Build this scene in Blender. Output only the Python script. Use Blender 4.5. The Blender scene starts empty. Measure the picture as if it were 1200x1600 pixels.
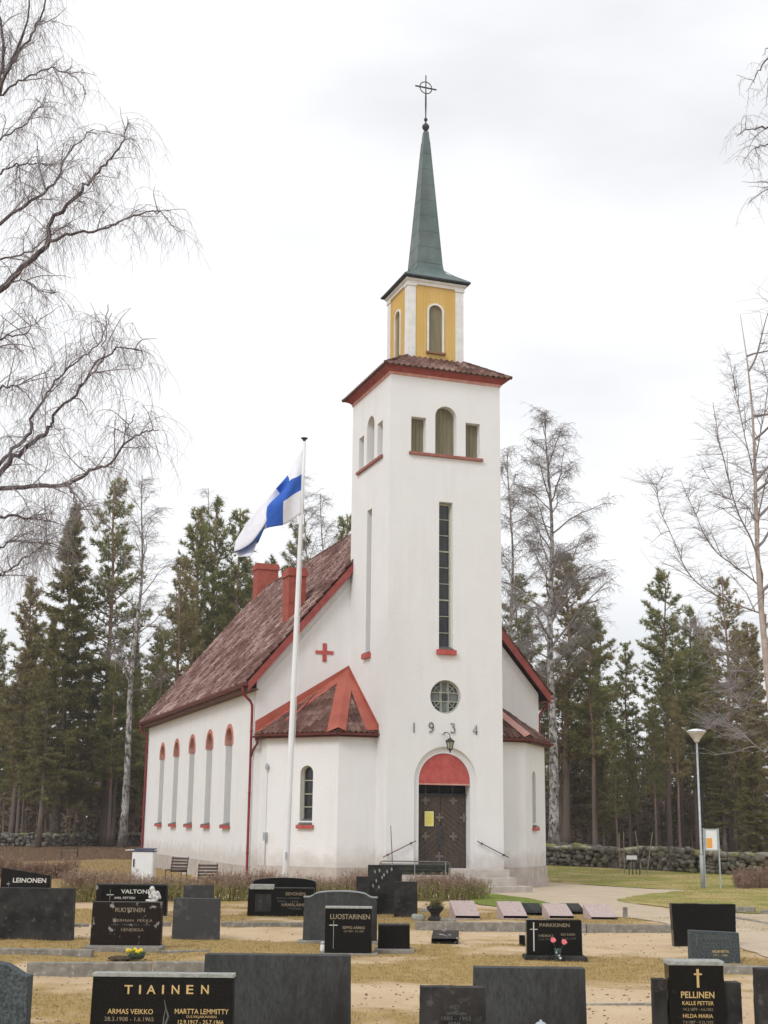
import bpy, bmesh, math, random
import numpy as np
from mathutils import Vector, Matrix
R = math.radians
random.seed(7); rng = np.random.default_rng(7)
S = bpy.context.scene
COL = S.collection

# ------------------------------------------------------------------ camera
F, PT, RL, EYE = 2096.44, .228, -.0111, 2.0        # focal length in photo pixels, pitch, roll, eye height
cd = bpy.data.cameras.new('camera'); cam = bpy.data.objects.new('camera', cd); COL.objects.link(cam)
cd.sensor_fit = 'VERTICAL'; cd.sensor_height = 24; cd.lens = F/1600*24; cd.clip_end = 3000; cd.clip_start = .1
cp, sp, cr, sr = math.cos(PT), math.sin(PT), math.cos(RL), math.sin(RL)
xh = Vector((1,0,0)); uh = Vector((0,-sp,cp)); fw = Vector((0,cp,sp))
rt = cr*xh - sr*uh; up = sr*xh + cr*uh
M = Matrix((rt, up, -fw)).transposed().to_4x4(); M.translation = (0,0,EYE)
cam.matrix_world = M
S.camera = cam
# ------------------------------------------------------------------ sky, sun, exposure
SUN_EL, SUN_AZ = R(42), R(215)                     # azimuth clockwise from +Y: the sun is behind the camera, to the left
w = bpy.data.worlds.new('World'); S.world = w; w.use_nodes = True
nt = w.node_tree; nt.nodes.clear()
def N(t, **k):
    n = nt.nodes.new(t)
    for a, b in k.items(): setattr(n, a, b)
    return n
sky = N('ShaderNodeTexSky', sky_type='NISHITA', sun_disc=False, sun_elevation=SUN_EL, sun_rotation=SUN_AZ)
tc = N('ShaderNodeTexCoord'); mp = N('ShaderNodeMapping'); mp.inputs['Scale'].default_value = (1.4,1.4,4.2); mp.inputs['Location'].default_value = (.3,1.4,.35)
ns = N('ShaderNodeTexNoise'); ns.inputs['Scale'].default_value = 1.7; ns.inputs['Detail'].default_value = 5; ns.inputs['Roughness'].default_value = .45
rp = N('ShaderNodeValToRGB'); rp.color_ramp.elements[0].position = .36; rp.color_ramp.elements[0].color = (.68,.69,.71,1)
rp.color_ramp.elements[1].position = .56; rp.color_ramp.elements[1].color = (.86,.865,.875,1)
vm = N('ShaderNodeVectorMath', operation='SCALE'); vm.inputs['Scale'].default_value = 10.6
mx = N('ShaderNodeMixRGB'); mx.inputs['Fac'].default_value = .93
bg = N('ShaderNodeBackground'); bg.inputs['Strength'].default_value = .1; ow = N('ShaderNodeOutputWorld')
L = nt.links.new
L(tc.outputs['Generated'], mp.inputs['Vector']); L(mp.outputs[0], ns.inputs['Vector']); L(ns.outputs['Fac'], rp.inputs[0]); L(rp.outputs[0], vm.inputs[0])
L(sky.outputs[0], mx.inputs[1]); L(vm.outputs[0], mx.inputs[2]); L(mx.outputs[0], bg.inputs['Color']); L(bg.outputs[0], ow.inputs['Surface'])
sl = bpy.data.lights.new('sun', 'SUN'); sl.energy = 1.25; sl.angle = R(20); sl.color = (1,.985,.965)
so = bpy.data.objects.new('sun', sl); COL.objects.link(so)
sd = Vector((math.sin(SUN_AZ)*math.cos(SUN_EL), math.cos(SUN_AZ)*math.cos(SUN_EL), math.sin(SUN_EL)))
so.rotation_euler = (-sd).to_track_quat('-Z', 'Y').to_euler()
S.view_settings.view_transform = 'Standard'; S.view_settings.look = 'None'; S.view_settings.exposure = .28; S.view_settings.gamma = 1
S.view_settings.use_curve_mapping = False
S.cycles.max_bounces = 6; S.cycles.transparent_max_bounces = 4

# ------------------------------------------------------------------ terrain and pixel -> place helpers
def sst(a, b, x):
    t = np.clip((x-a)/(b-a), 0, 1); return t*t*(3-2*t)
def hgt(x, y):
    return .45*sst(60,80,y)*(1-sst(-13,-8,x)) + .25*sst(50,66,y)*sst(-9,3,x) + .9*sst(84,150,y)
def ray(px, py):
    a, b = (px-600)/F, (800-py)/F
    x = cr*a + sr*b; u = -sr*a + cr*b
    return Vector((x, cp-u*sp, sp+u*cp))
def at(px, py, Y):
    r = ray(px, py); t = Y/r.y
    return Vector((r.x*t, Y, EYE+r.z*t))
def G(px, py):
    z = 0
    for _ in range(25):
        r = ray(px, py); t = (z-EYE)/r.z; z = .5*z+.5*float(hgt(r.x*t, r.y*t))
    return Vector((r.x*t, r.y*t, float(hgt(r.x*t, r.y*t))))

# ------------------------------------------------------------------ materials
def material(name, c1, c2=None, rough=.8, scale=8, detail=5, lo=.35, hi=.65, bump=0, bscale=None, metal=0, coords='Object', spec=.3, c3=None, s3=40, lo3=.6, hi3=.7, stretch=None, bdist=.02):
    m = bpy.data.materials.new(name); m.use_nodes = True; t = m.node_tree; b = t.nodes['Principled BSDF']
    b.inputs['Roughness'].default_value = rough; b.inputs['Metallic'].default_value = metal; b.inputs['Specular IOR Level'].default_value = spec
    co = t.nodes.new('ShaderNodeTexCoord'); vec = co.outputs[coords]
    if stretch:
        q = t.nodes.new('ShaderNodeMapping'); q.inputs['Scale'].default_value = stretch; t.links.new(vec, q.inputs[0]); vec = q.outputs[0]
    def noise(sc, de):
        n = t.nodes.new('ShaderNodeTexNoise'); n.inputs['Scale'].default_value = sc; n.inputs['Detail'].default_value = de; n.inputs['Roughness'].default_value = .6
        t.links.new(vec, n.inputs['Vector']); return n
    def ramp(n, a, e, ca, cb):
        r = t.nodes.new('ShaderNodeValToRGB'); r.color_ramp.elements[0].position = a; r.color_ramp.elements[1].position = e
        r.color_ramp.elements[0].color = (*ca,1); r.color_ramp.elements[1].color = (*cb,1); t.links.new(n.outputs['Fac'], r.inputs[0]); return r
    out = None
    if c2:
        out = ramp(noise(scale, detail), lo, hi, c1, c2).outputs[0]
        if c3:
            fac = ramp(noise(s3, 4), lo3, hi3, (0,0,0), (1,1,1)).outputs[0]
            x = t.nodes.new('ShaderNodeMixRGB'); t.links.new(fac, x.inputs[0]); t.links.new(out, x.inputs[1]); x.inputs[2].default_value = (*c3,1); out = x.outputs[0]
        t.links.new(out, b.inputs['Base Color'])
    else: b.inputs['Base Color'].default_value = (*c1,1)
    if bump:
        bn = t.nodes.new('ShaderNodeBump'); bn.inputs['Strength'].default_value = bump; bn.inputs['Distance'].default_value = bdist
        t.links.new(noise(bscale or scale*4, 6).outputs['Fac'], bn.inputs['Height']); t.links.new(bn.outputs[0], b.inputs['Normal'])
    return m
def translucent(m, fac=.45, gain=1.0):
    t = m.node_tree; b = t.nodes['Principled BSDF']; o = [n for n in t.nodes if n.type == 'OUTPUT_MATERIAL'][0]; tr = t.nodes.new('ShaderNodeBsdfTranslucent'); x = t.nodes.new('ShaderNodeMixShader'); x.inputs[0].default_value = fac
    t.links.new(b.inputs['Base Color'].links[0].from_socket, tr.inputs[0]); t.links.new(b.outputs[0], x.inputs[1]); t.links.new(tr.outputs[0], x.inputs[2]); t.links.new(x.outputs[0], o.inputs['Surface']); return m
def twotone_z(m, z0, z1, low, amount=1.0, coords='Object', ns=6, spread=.25):
    """mix a lower colour in below z (own height of the object), with a noisy edge"""
    t = m.node_tree; b = t.nodes['Principled BSDF']
    co = t.nodes.new('ShaderNodeTexCoord'); sx = t.nodes.new('ShaderNodeSeparateXYZ'); t.links.new(co.outputs[coords], sx.inputs[0])
    n = t.nodes.new('ShaderNodeTexNoise'); n.inputs['Scale'].default_value = ns; n.inputs['Detail'].default_value = 6; t.links.new(co.outputs[coords], n.inputs['Vector'])
    ma = t.nodes.new('ShaderNodeMath'); ma.operation = 'MULTIPLY_ADD'; t.links.new(n.outputs['Fac'], ma.inputs[0]); ma.inputs[1].default_value = (z1-z0)*spread*8; t.links.new(sx.outputs[2], ma.inputs[2])
    mr = t.nodes.new('ShaderNodeMapRange'); t.links.new(ma.outputs[0], mr.inputs[0]); mr.inputs[1].default_value = z0+(z1-z0)*spread*4; mr.inputs[2].default_value = z1+(z1-z0)*spread*4
    mr.inputs[3].default_value = amount; mr.inputs[4].default_value = 0
    x = t.nodes.new('ShaderNodeMixRGB'); t.links.new(mr.outputs[0], x.inputs[0])
    old = b.inputs['Base Color']
    if old.is_linked: t.links.new(old.links[0].from_socket, x.inputs[1])
    else: x.inputs[1].default_value = old.default_value
    x.inputs[2].default_value = (*low,1); t.links.new(x.outputs[0], b.inputs['Base Color'])
    return m
plaster = material('white_plaster', (.745,.745,.745), (.785,.785,.785), .9, .9, 7, .3,.7, bump=.35, bscale=14, c3=(.68,.675,.67), s3=.45, lo3=.58, hi3=.9, bdist=.03)
twotone_z(plaster, .75, 1.25, (.52,.47,.43), .7, ns=2.5)
def streaks(m, col, fac, sc=3.0):
    t = m.node_tree; b = t.nodes['Principled BSDF']; co = t.nodes.new('ShaderNodeTexCoord'); q = t.nodes.new('ShaderNodeMapping'); q.inputs['Scale'].default_value = (1,1,.09); n = t.nodes.new('ShaderNodeTexNoise'); n.inputs['Scale'].default_value = sc; n.inputs['Detail'].default_value = 7
    r = t.nodes.new('ShaderNodeMapRange'); r.inputs[1].default_value = .52; r.inputs[2].default_value = .75; r.inputs[4].default_value = fac; x = t.nodes.new('ShaderNodeMixRGB'); x.inputs[2].default_value = (*col,1)
    L_ = t.links.new; L_(co.outputs['Object'], q.inputs[0]); L_(q.outputs[0], n.inputs['Vector']); L_(n.outputs['Fac'], r.inputs[0]); L_(r.outputs[0], x.inputs[0]); L_(b.inputs['Base Color'].links[0].from_socket, x.inputs[1]); L_(x.outputs[0], b.inputs['Base Color'])
streaks(plaster, (.60,.59,.57), .22)
plinth = material('plinth_concrete', (.40,.35,.31), (.52,.47,.43), .9, 3, 6, bump=.4, bscale=30)
red_paint = material('red_paint', (.42,.07,.062), (.48,.115,.10), .6, 5, bump=.1, bscale=40)
pink_paint = material('faded_red_paint', (.50,.22,.18), (.60,.34,.29), .7, 5)
barge_m = material('red_board', (.25,.05,.043), (.33,.08,.068), .55, 4, bump=.15, bscale=20)
gutter_m = material('dark_red_metal', (.13,.028,.028), (.19,.05,.045), .45, 6)
pipe_m = material('red_pipe_metal', (.20,.018,.03), (.26,.032,.04), .4, 6)
flash_m = material('orange_red_sheet', (.32,.07,.045), (.42,.115,.075), .45, 1.3, 6, .3,.7, bump=.1, bscale=3)
hood_m = material('faded_red_hood', (.45,.13,.105), (.56,.22,.185), .7, 5)
belfry_sill_m = material('brown_red_sill', (.26,.095,.075), (.34,.14,.115), .7, 5)
flash_old = material('weathered_red_sheet', (.42,.18,.15), (.55,.32,.28), .55, 2, 6, .3,.7)
soffit_m = material('brown_boards', (.10,.045,.035), (.16,.08,.06), .8, 6, stretch=(1,1,1))
copper = material('patinated_copper', (.080,.118,.112), (.155,.20,.19), .5, 1.4, 7, .3,.7, bump=.12, bscale=9, c3=(.10,.115,.115), s3=1.9, lo3=.45, hi3=.75, stretch=(1,1,.6))
copper_edge = material('dark_copper', (.02,.025,.03), (.045,.05,.06), .5, 3)
iron = material('dark_iron', (.035,.028,.035), (.06,.05,.055), .5, 20)
yellow = material('yellow_boards', (.60,.40,.115), (.67,.47,.17), .7, 2.2, 6, .3,.7, bump=.1, bscale=20, stretch=(1,1,.2), c3=(.55,.36,.12), s3=3, lo3=.6, hi3=.75)
white_wood = material('white_wood', (.66,.65,.63), (.76,.75,.73), .6, 4, c3=(.5,.48,.44), s3=9, lo3=.6, hi3=.8)
olive = material('olive_shutter', (.17,.15,.09), (.23,.205,.13), .8, 3, stretch=(6,6,.4), bump=.2, bscale=5)
brown_sill = material('brown_sill', (.22,.12,.06), (.3,.18,.09), .6, 8)
frame_m = material('pale_green_frame', (.38,.385,.30), (.46,.465,.37), .6, 10)
grey_sheet = material('grey_sheet', (.09,.09,.085), (.14,.14,.13), .5, 6)
glass_m = material('dark_glass', (.012,.013,.016), (.03,.03,.034), .12, 1.2, spec=.5)
lead_glass = material('grey_leaded_glass', (.10,.12,.12), (.16,.18,.18), .35, 3)
door_m = material('dark_door_wood', (.045,.033,.025), (.095,.07,.052), .6, 3, 7, .3,.7, bump=.3, bscale=12, stretch=(8,8,.8))
orn_m = material('worn_iron_ornament', (.12,.10,.085), (.18,.155,.13), .6, 20)
yellow_paper = material('yellow_paper', (.74,.66,.16), None, .6)
pale_yellow = material('pale_margin', (.80,.76,.42), None, .6)
chim_m = material('red_brick_paint', (.30,.065,.045), (.38,.10,.07), .8, 4, 6, bump=.3, bscale=18)
black_metal = material('black_metal', (.02,.02,.022), (.035,.035,.035), .5, 10)
grey_metal = material('galvanised_metal', (.36,.40,.42), (.46,.50,.52), .45, 7, metal=.3)
lamp_white = material('lamp_cover', (.55,.50,.47), (.66,.61,.58), .4, 6)
white_gloss = material('white_paint', (.74,.75,.77), (.80,.81,.82), .45, 3)
blue_cloth = material('blue_cloth', (.025,.10,.46), (.035,.13,.53), .8, 6)
white_cloth = material('white_cloth', (.72,.73,.80), (.78,.79,.85), .8, 6)
concrete = material('weathered_concrete', (.16,.145,.125), (.32,.30,.26), .95, 7, 8, .3,.7, bump=.7, bscale=30, c3=(.42,.42,.38), s3=14, lo3=.6, hi3=.68)
tombs = dict(
 black=material('black_granite', (.007,.007,.007), (.013,.013,.013), .16, 60, 3, spec=.14, c3=(.05,.05,.05), s3=9, lo3=.66, hi3=.9),
 brown=material('brown_granite', (.011,.007,.006), (.022,.015,.013), .30, 30, 5, spec=.15, c3=(.30,.30,.27), s3=8, lo3=.61, hi3=.66, bump=.1),
 grey=material('grey_granite', (.028,.029,.030), (.075,.077,.078), .8, 90, 4, .3,.7, bump=.5, bscale=60, c3=(.14,.14,.13), s3=5, lo3=.55, hi3=.85),
 dark=material('dark_weathered_granite', (.012,.011,.011), (.038,.036,.035), .8, 3.5, 8, .38,.62, bump=.3, bscale=50, c3=(.10,.09,.085), s3=10, lo3=.58, hi3=.75),
 slate=material('smooth_grey_granite', (.040,.043,.044), (.080,.083,.084), .65, 50, 4, .3,.7, bump=.15, spec=.15, c3=(.026,.024,.024), s3=2.6, lo3=.42, hi3=.72, stretch=(1,1,.35)),
 blue=material('blue_grey_granite', (.022,.030,.036), (.105,.125,.13), .7, 45, 3, .35,.7, bump=.4, bscale=60),
 pale=material('pale_rough_granite', (.26,.27,.25), (.42,.43,.40), .9, 20, 5, bump=.6, bscale=40),
 pink=material('pink_granite', (.38,.29,.27), (.52,.42,.40), .6, 40, 4, c3=(.28,.24,.22), s3=8, lo3=.55, hi3=.8))
gold = material('gold_paint', (.62,.45,.20), None, .45, metal=.2)
silver = material('silver_paint', (.60,.60,.56), None, .5)
faint = material('faded_gold_paint', (.22,.18,.13), (.34,.27,.18), .6, 30)
lettering_grey = material('weathered_letters', (.11,.115,.115), None, .7)
marble = material('white_marble', (.52,.53,.50), (.66,.66,.63), .7, 12, bump=.3)

# ------------------------------------------------------------------ mesh helpers
class MB:
    def __init__(s): s.v = []; s.f = []; s.m = []
    def add(s, vs, fs, mi=0):
        n = len(s.v); s.v += [tuple(v) for v in vs]; s.f += [tuple(i+n for i in f) for f in fs]; s.m += [mi]*len(fs); return s
    def box(s, x0, x1, y0, y1, z0, z1, mi=0):
        v = [(x,y,z) for z in (z0,z1) for y in (y0,y1) for x in (x0,x1)]
        return s.add(v, [(0,2,3,1),(4,5,7,6),(0,1,5,4),(2,6,7,3),(0,4,6,2),(1,3,7,5)], mi)
    def obox(s, c, ax, ay, az, mi=0):
        c = Vector(c); ax, ay, az = Vector(ax), Vector(ay), Vector(az)
        v = [c+i*ax+j*ay+k*az for k in (-1,1) for j in (-1,1) for i in (-1,1)]
        return s.add(v, [(0,2,3,1),(4,5,7,6),(0,1,5,4),(2,6,7,3),(0,4,6,2),(1,3,7,5)], mi)
    def prism(s, poly, d, mi=0):
        """extrude a planar loop of 3D points by vector d"""
        n = len(poly); a = [Vector(p) for p in poly]; b = [p+Vector(d) for p in a]
        nrm = Vector((0,0,0))
        for i in range(n): nrm += a[i].cross(a[(i+1)%n])
        if nrm.dot(Vector(d)) > 0: a.reverse(); b.reverse()
        return s.add(a+b, [tuple(range(n)), tuple(range(2*n-1, n-1, -1))] + [(i, i+n, (i+1)%n+n, (i+1)%n) for i in range(n)], mi)
    def tube(s, pts, rad, n=8, mi=0, cap=True):
        pts = [Vector(p) for p in pts]; k = len(pts); rad = rad if hasattr(rad,'__len__') else [rad]*k
        prev = None; vs = []
        for i in range(k):
            t = (pts[min(i+1,k-1)]-pts[max(i-1,0)]).normalized()
            if prev is None: a = t.orthogonal().normalized()
            else: a = (prev-t*prev.dot(t)); a = a.normalized() if a.length > 1e-6 else t.orthogonal().normalized()
            prev = a; b = t.cross(a)
            vs += [pts[i]+float(rad[i])*(math.cos(2*math.pi*j/n)*a+math.sin(2*math.pi*j/n)*b) for j in range(n)]
        fs = [(i*n+j, i*n+(j+1)%n, (i+1)*n+(j+1)%n, (i+1)*n+j) for i in range(k-1) for j in range(n)]
        if cap: fs += [tuple(range(n-1,-1,-1)), tuple(range((k-1)*n, k*n))]
        return s.add(vs, fs, mi)
    def lathe(s, prof, c=(0,0,0), n=24, mi=0):
        c = Vector(c); k = len(prof)
        vs = [c+Vector((r*math.cos(2*math.pi*j/n), r*math.sin(2*math.pi*j/n), z)) for r, z in prof for j in range(n)]
        return s.add(vs, [(i*n+j, i*n+(j+1)%n, (i+1)*n+(j+1)%n, (i+1)*n+j) for i in range(k-1) for j in range(n)] + [tuple(range(n-1,-1,-1)), tuple(range((k-1)*n, k*n))], mi)
    def mesh(s, name, mats, smooth=False):
        me = bpy.data.meshes.new(name); me.from_pydata(s.v, [], s.f)
        for m in (mats if isinstance(mats, (list,tuple)) else [mats]): me.materials.append(m)
        me.polygons.foreach_set('material_index', s.m)
        if smooth: me.polygons.foreach_set('use_smooth', [True]*len(me.polygons))
        me.update(); return me
    def build(s, name, mats, parent=None, smooth=False, bevel=0):
        me = s.mesh(name, mats, smooth); return place(name, me, parent, bevel=bevel)
def place(name, me, parent=None, loc=None, bevel=0):
    o = bpy.data.objects.new(name, me); COL.objects.link(o)
    if parent: o.parent = parent
    if loc is not None: o.location = loc
    if bevel:
        b = o.modifiers.new('bevel', 'BEVEL'); b.width = bevel; b.segments = 2; b.limit_method = 'ANGLE'; b.angle_limit = R(40)
    return o
def tag(o, label=None, cat=None, group=None, kind=None):
    for k, v in (('label',label),('category',cat),('group',group),('kind',kind)):
        if v: o[k] = v
    return o
def thing(name, label, cat, loc=(0,0,0), rz=0, group=None):
    o = bpy.data.objects.new(name, None); o.empty_display_size = .2; COL.objects.link(o); o.location = loc; o.rotation_euler = (0,0,rz)
    return tag(o, label, cat, group)
def npmesh(name, V, faces, mats, mi=None, smooth=False):
    """V (n,3); faces (k,3|4) int array"""
    me = bpy.data.meshes.new(name); me.vertices.add(len(V)); me.vertices.foreach_set('co', np.asarray(V, np.float32).ravel())
    k, c = faces.shape
    me.loops.add(k*c); me.loops.foreach_set('vertex_index', faces.astype(np.int32).ravel())
    me.polygons.add(k); me.polygons.foreach_set('loop_start', np.arange(0, k*c, c, dtype=np.int32))
    for m in mats: me.materials.append(m)
    if mi is not None: me.polygons.foreach_set('material_index', np.asarray(mi, np.int32))
    if smooth: me.polygons.foreach_set('use_smooth', np.ones(k, bool))
    me.update(calc_edges=True); me.validate(); return me
def carve(o, cutters):
    """cut a list of MB solids out of object o and bake the result"""
    for c in cutters:
        co = c.build('cutter', plaster); bo = o.modifiers.new('b', 'BOOLEAN'); bo.object = co; bo.solver = 'EXACT'; bo.operation = 'DIFFERENCE'
        co.parent = o.parent
        bpy.context.view_layer.update()
        me = bpy.data.meshes.new_from_object(o.evaluated_get(bpy.context.evaluated_depsgraph_get()))
        o.modifiers.clear(); o.data = me; bpy.data.objects.remove(co)
def segs_mesh(P0, P1, R0, R1, n=3):
    """many short tapered sticks at once -> verts, quads"""
    P0, P1 = np.asarray(P0, float), np.asarray(P1, float); R0, R1 = np.asarray(R0, float), np.asarray(R1, float)
    d = P1-P0; d /= np.linalg.norm(d, axis=1, keepdims=True)+1e-9
    h = np.where(np.abs(d[:,2:3]) < .9, np.array([[0,0,1.]]), np.array([[1.,0,0]]))
    a = np.cross(d, h); a /= np.linalg.norm(a, axis=1, keepdims=True)+1e-9; b = np.cross(d, a)
    k = len(P0); V = np.zeros((k, 2*n, 3))
    for j in range(n):
        o = math.cos(2*math.pi*j/n)*a+math.sin(2*math.pi*j/n)*b
        V[:,j] = P0+R0[:,None]*o; V[:,n+j] = P1+R1[:,None]*o
    base = np.arange(k)[:,None]*2*n
    Fq = np.concatenate([base+np.array([[j, (j+1)%n, n+(j+1)%n, n+j]]) for j in range(n)], 0)
    return V.reshape(-1,3), Fq
def tufts(C, D, n, ln, wd, cone=.9):
    """n thin triangles fanning out of each centre C round direction D"""
    k = len(C); C = np.repeat(C, n, 0); D = np.repeat(D, n, 0)
    D = D+rng.normal(0, cone, D.shape); D /= np.linalg.norm(D, axis=1, keepdims=True)+1e-9
    ll = ln*rng.uniform(.6, 1.3, (len(C),1)); s = np.cross(D, rng.normal(0,1,D.shape)); s /= np.linalg.norm(s, axis=1, keepdims=True)+1e-9
    V = np.stack([C-s*wd*.5, C+s*wd*.5, C+D*ll], 1).reshape(-1,3)
    return V, np.arange(len(V)).reshape(-1,3)

def text_mesh(s, size, mat, depth=.003, width=1.0, bold=0, spacing=1.0):
    """the built-in face turned into a mesh, centred, lying in x (reading) / y (up)"""
    cu = bpy.data.curves.new('t', 'FONT'); cu.body = s; cu.size = size; cu.extrude = depth; cu.offset = bold; cu.space_character = spacing
    cu.align_x = 'CENTER'; cu.resolution_u = 3
    o = bpy.data.objects.new('t', cu); COL.objects.link(o); bpy.context.view_layer.update()
    me = bpy.data.meshes.new_from_object(o.evaluated_get(bpy.context.evaluated_depsgraph_get())); bpy.data.objects.remove(o)
    vs = [(v.co.x*width, -v.co.z, v.co.y) for v in me.vertices]; fs = [tuple(p.vertices) for p in me.polygons]
    return vs, fs

exec_done = None
# ================================================================== SETTING: ground, paths, lawns
def ground_material():
    m = bpy.data.materials.new('sandy_ground'); m.use_nodes = True; t = m.node_tree; b = t.nodes['Principled BSDF']; b.inputs['Roughness'].default_value = .95; b.inputs['Specular IOR Level'].default_value = .1
    co = t.nodes.new('ShaderNodeTexCoord')
    def noise(sc, de, st=(1,1,1), ro=.6):
        q = t.nodes.new('ShaderNodeMapping'); q.inputs['Scale'].default_value = st; t.links.new(co.outputs['Object'], q.inputs[0])
        n = t.nodes.new('ShaderNodeTexNoise'); n.inputs['Scale'].default_value = sc; n.inputs['Detail'].default_value = de; n.inputs['Roughness'].default_value = ro; t.links.new(q.outputs[0], n.inputs['Vector']); return n.outputs['Fac']
    def ramp(f, a, e, ca, cb):
        r = t.nodes.new('ShaderNodeValToRGB'); r.color_ramp.elements[0].position = a; r.color_ramp.elements[1].position = e
        r.color_ramp.elements[0].color = (*ca,1); r.color_ramp.elements[1].color = (*cb,1); t.links.new(f, r.inputs[0]); return r.outputs[0]
    def mix(f, a, c):
        x = t.nodes.new('ShaderNodeMixRGB'); t.links.new(f, x.inputs[0])
        for s, i in ((a,1),(c,2)):
            if hasattr(s, 'links'): t.links.new(s, x.inputs[i])
            else: x.inputs[i].default_value = (*s,1)
        return x.outputs[0]
    K = ((0,0,0),(1,1,1))
    sand = ramp(noise(.9,7), .3, .7, (.50,.36,.22), (.61,.475,.32))
    sand = mix(ramp(noise(38,4), .55, .75, *K), sand, (.34,.225,.125))
    grassy = ramp(noise(6,6), .3, .7, (.27,.18,.07), (.44,.315,.135))
    ga = t.nodes.new('ShaderNodeAttribute'); ga.attribute_name = 'grass'; gx = t.nodes.new('ShaderNodeMath'); gx.operation = 'MULTIPLY_ADD'; t.links.new(noise(3,7), gx.inputs[0]); gx.inputs[1].default_value = .5; t.links.new(ga.outputs['Fac'], gx.inputs[2])
    g1 = mix(ramp(gx.outputs[0], .66, .86, *K), sand, grassy)
    litter = ramp(noise(5,6), .3, .7, (.085,.05,.033), (.17,.10,.065))
    sx = t.nodes.new('ShaderNodeSeparateXYZ'); t.links.new(co.outputs['Object'], sx.inputs[0])
    ad = t.nodes.new('ShaderNodeMath'); ad.operation = 'MULTIPLY_ADD'; t.links.new(noise(.2,4), ad.inputs[0]); ad.inputs[1].default_value = 10; t.links.new(sx.outputs[1], ad.inputs[2])
    mr = t.nodes.new('ShaderNodeMapRange'); t.links.new(ad.outputs[0], mr.inputs[0]); mr.inputs[1].default_value = 58; mr.inputs[2].default_value = 66
    g2 = mix(mr.outputs[0], g1, litter)
    dots = ramp(noise(60,2), .68, .75, *K)
    g3 = mix(dots, g2, (.13,.085,.05))
    t.links.new(g3, b.inputs['Base Color'])
    bn = t.nodes.new('ShaderNodeBump'); bn.inputs['Strength'].default_value = .6; bn.inputs['Distance'].default_value = .04; t.links.new(noise(14,8), bn.inputs['Height']); t.links.new(bn.outputs[0], b.inputs['Normal'])
    return m
def vnoise(x, y, s, seed=0):
    """cheap smooth value noise for terrain and scatter masks"""
    r = np.random.default_rng(seed+11).random((64,64)); x, y = x/s, y/s; xi, yi = np.floor(x).astype(int), np.floor(y).astype(int); fx, fy = x-xi, y-yi
    fx, fy = fx*fx*(3-2*fx), fy*fy*(3-2*fy); g = lambda i, j: r[i % 64, j % 64]
    return (g(xi,yi)*(1-fx)+g(xi+1,yi)*fx)*(1-fy)+(g(xi,yi+1)*(1-fx)+g(xi+1,yi+1)*fx)*fy
def micro(x, y):
    return .05*(vnoise(x,y,1.9,1)-.5)*sst(70,40,y)+.025*(vnoise(x,y,.55,2)-.5)*sst(60,30,y)
def sheet(name, X, Y, mat, dz=0, kind='structure'):
    Z = hgt(X,Y)+micro(X,Y)+dz
    ny, nx = X.shape; V = np.stack([X,Y,Z],-1).reshape(-1,3); i = np.arange(ny*nx).reshape(ny,nx)
    Fq = np.stack([i[:-1,:-1], i[:-1,1:], i[1:,1:], i[1:,:-1]],-1).reshape(-1,4)
    o = place(name, npmesh(name, V, Fq, [mat], smooth=True)); o['kind'] = kind; return o
ys = np.concatenate([np.linspace(-30,8,20)[:-1], np.linspace(8,40,260)[:-1], np.linspace(40,72,120)[:-1], np.linspace(72,160,50)[:-1], np.linspace(160,1500,30)])
xs = np.concatenate([np.linspace(-900,-40,25)[:-1], np.linspace(-40,-12,50)[:-1], np.linspace(-12,14,220)[:-1], np.linspace(14,40,50)[:-1], np.linspace(40,900,25)])
X, Y = np.meshgrid(xs, ys)
def grass_mask(x, y):
    n = .55*vnoise(x,y*1.0,2.1,5)+.28*vnoise(x,y,.8,6)+.17*vnoise(x,y,.35,7)
    band = .16*sst(19,20.5,y)*(1-sst(23,24.5,y))+.16*sst(27.6,28.6,y)*(1-sst(31,33,y))-.16*sst(24,24.6,y)*(1-sst(26.5,27.5,y))-.10*sst(16,17,y)*(1-sst(18.5,19.5,y))+.03
    pr = 0*x
    for (sx_, sy_, sw_) in (STONES if 'STONES' in globals() else []):
        d = np.hypot(np.maximum(np.abs(x-sx_)-sw_,0), y-sy_); pr = np.maximum(pr, .16*(1-sst(.15,.75,d)))
    return n+band+pr
gr_ = sheet('ground', X, Y, ground_material())
at_g = gr_.data.attributes.new('grass', 'FLOAT', 'POINT'); at_g.data.foreach_set('value', grass_mask(X,Y).ravel().astype(np.float32))
def patch(name, pixels, mat, dz, wob=.12, kind='structure'):
    """a flat area on the ground whose outline is a smooth loop through ground points"""
    P = [G(*p) if len(p) == 2 else Vector(p) for p in pixels]; n = len(P); loop = []
    for i in range(n):
        a, b, c, d = P[i-1], P[i], P[(i+1)%n], P[(i+2)%n]
        for k in range(10):
            t = k/10; q = .5*((2*b)+(c-a)*t+(2*a-5*b+4*c-d)*t*t+(3*b-a-3*c+d)*t**3); loop.append((q.x+random.uniform(-wob,wob)*.4, q.y+random.uniform(-wob,wob)))
    bm = bmesh.new(); vs = [bm.verts.new((x,y,0)) for x,y in loop]; bm.faces.new(vs)
    bmesh.ops.triangulate(bm, faces=bm.faces[:])
    for _ in range(5):
        e = [e for e in bm.edges if e.calc_length() > .8]
        if not e: break
        bmesh.ops.subdivide_edges(bm, edges=e, cuts=1); bmesh.ops.triangulate(bm, faces=[f for f in bm.faces if len(f.verts) > 3])
    for v in bm.verts: v.co.z = float(hgt(v.co.x, v.co.y)+micro(v.co.x, v.co.y))+dz
    me = bpy.data.meshes.new(name); bm.normal_update()
    for f in bm.faces:
        if f.normal.z < 0: f.normal_flip()
        f.smooth = True
    bm.to_mesh(me); bm.free(); me.materials.append(mat); o = place(name, me); o['kind'] = kind; return o
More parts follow.
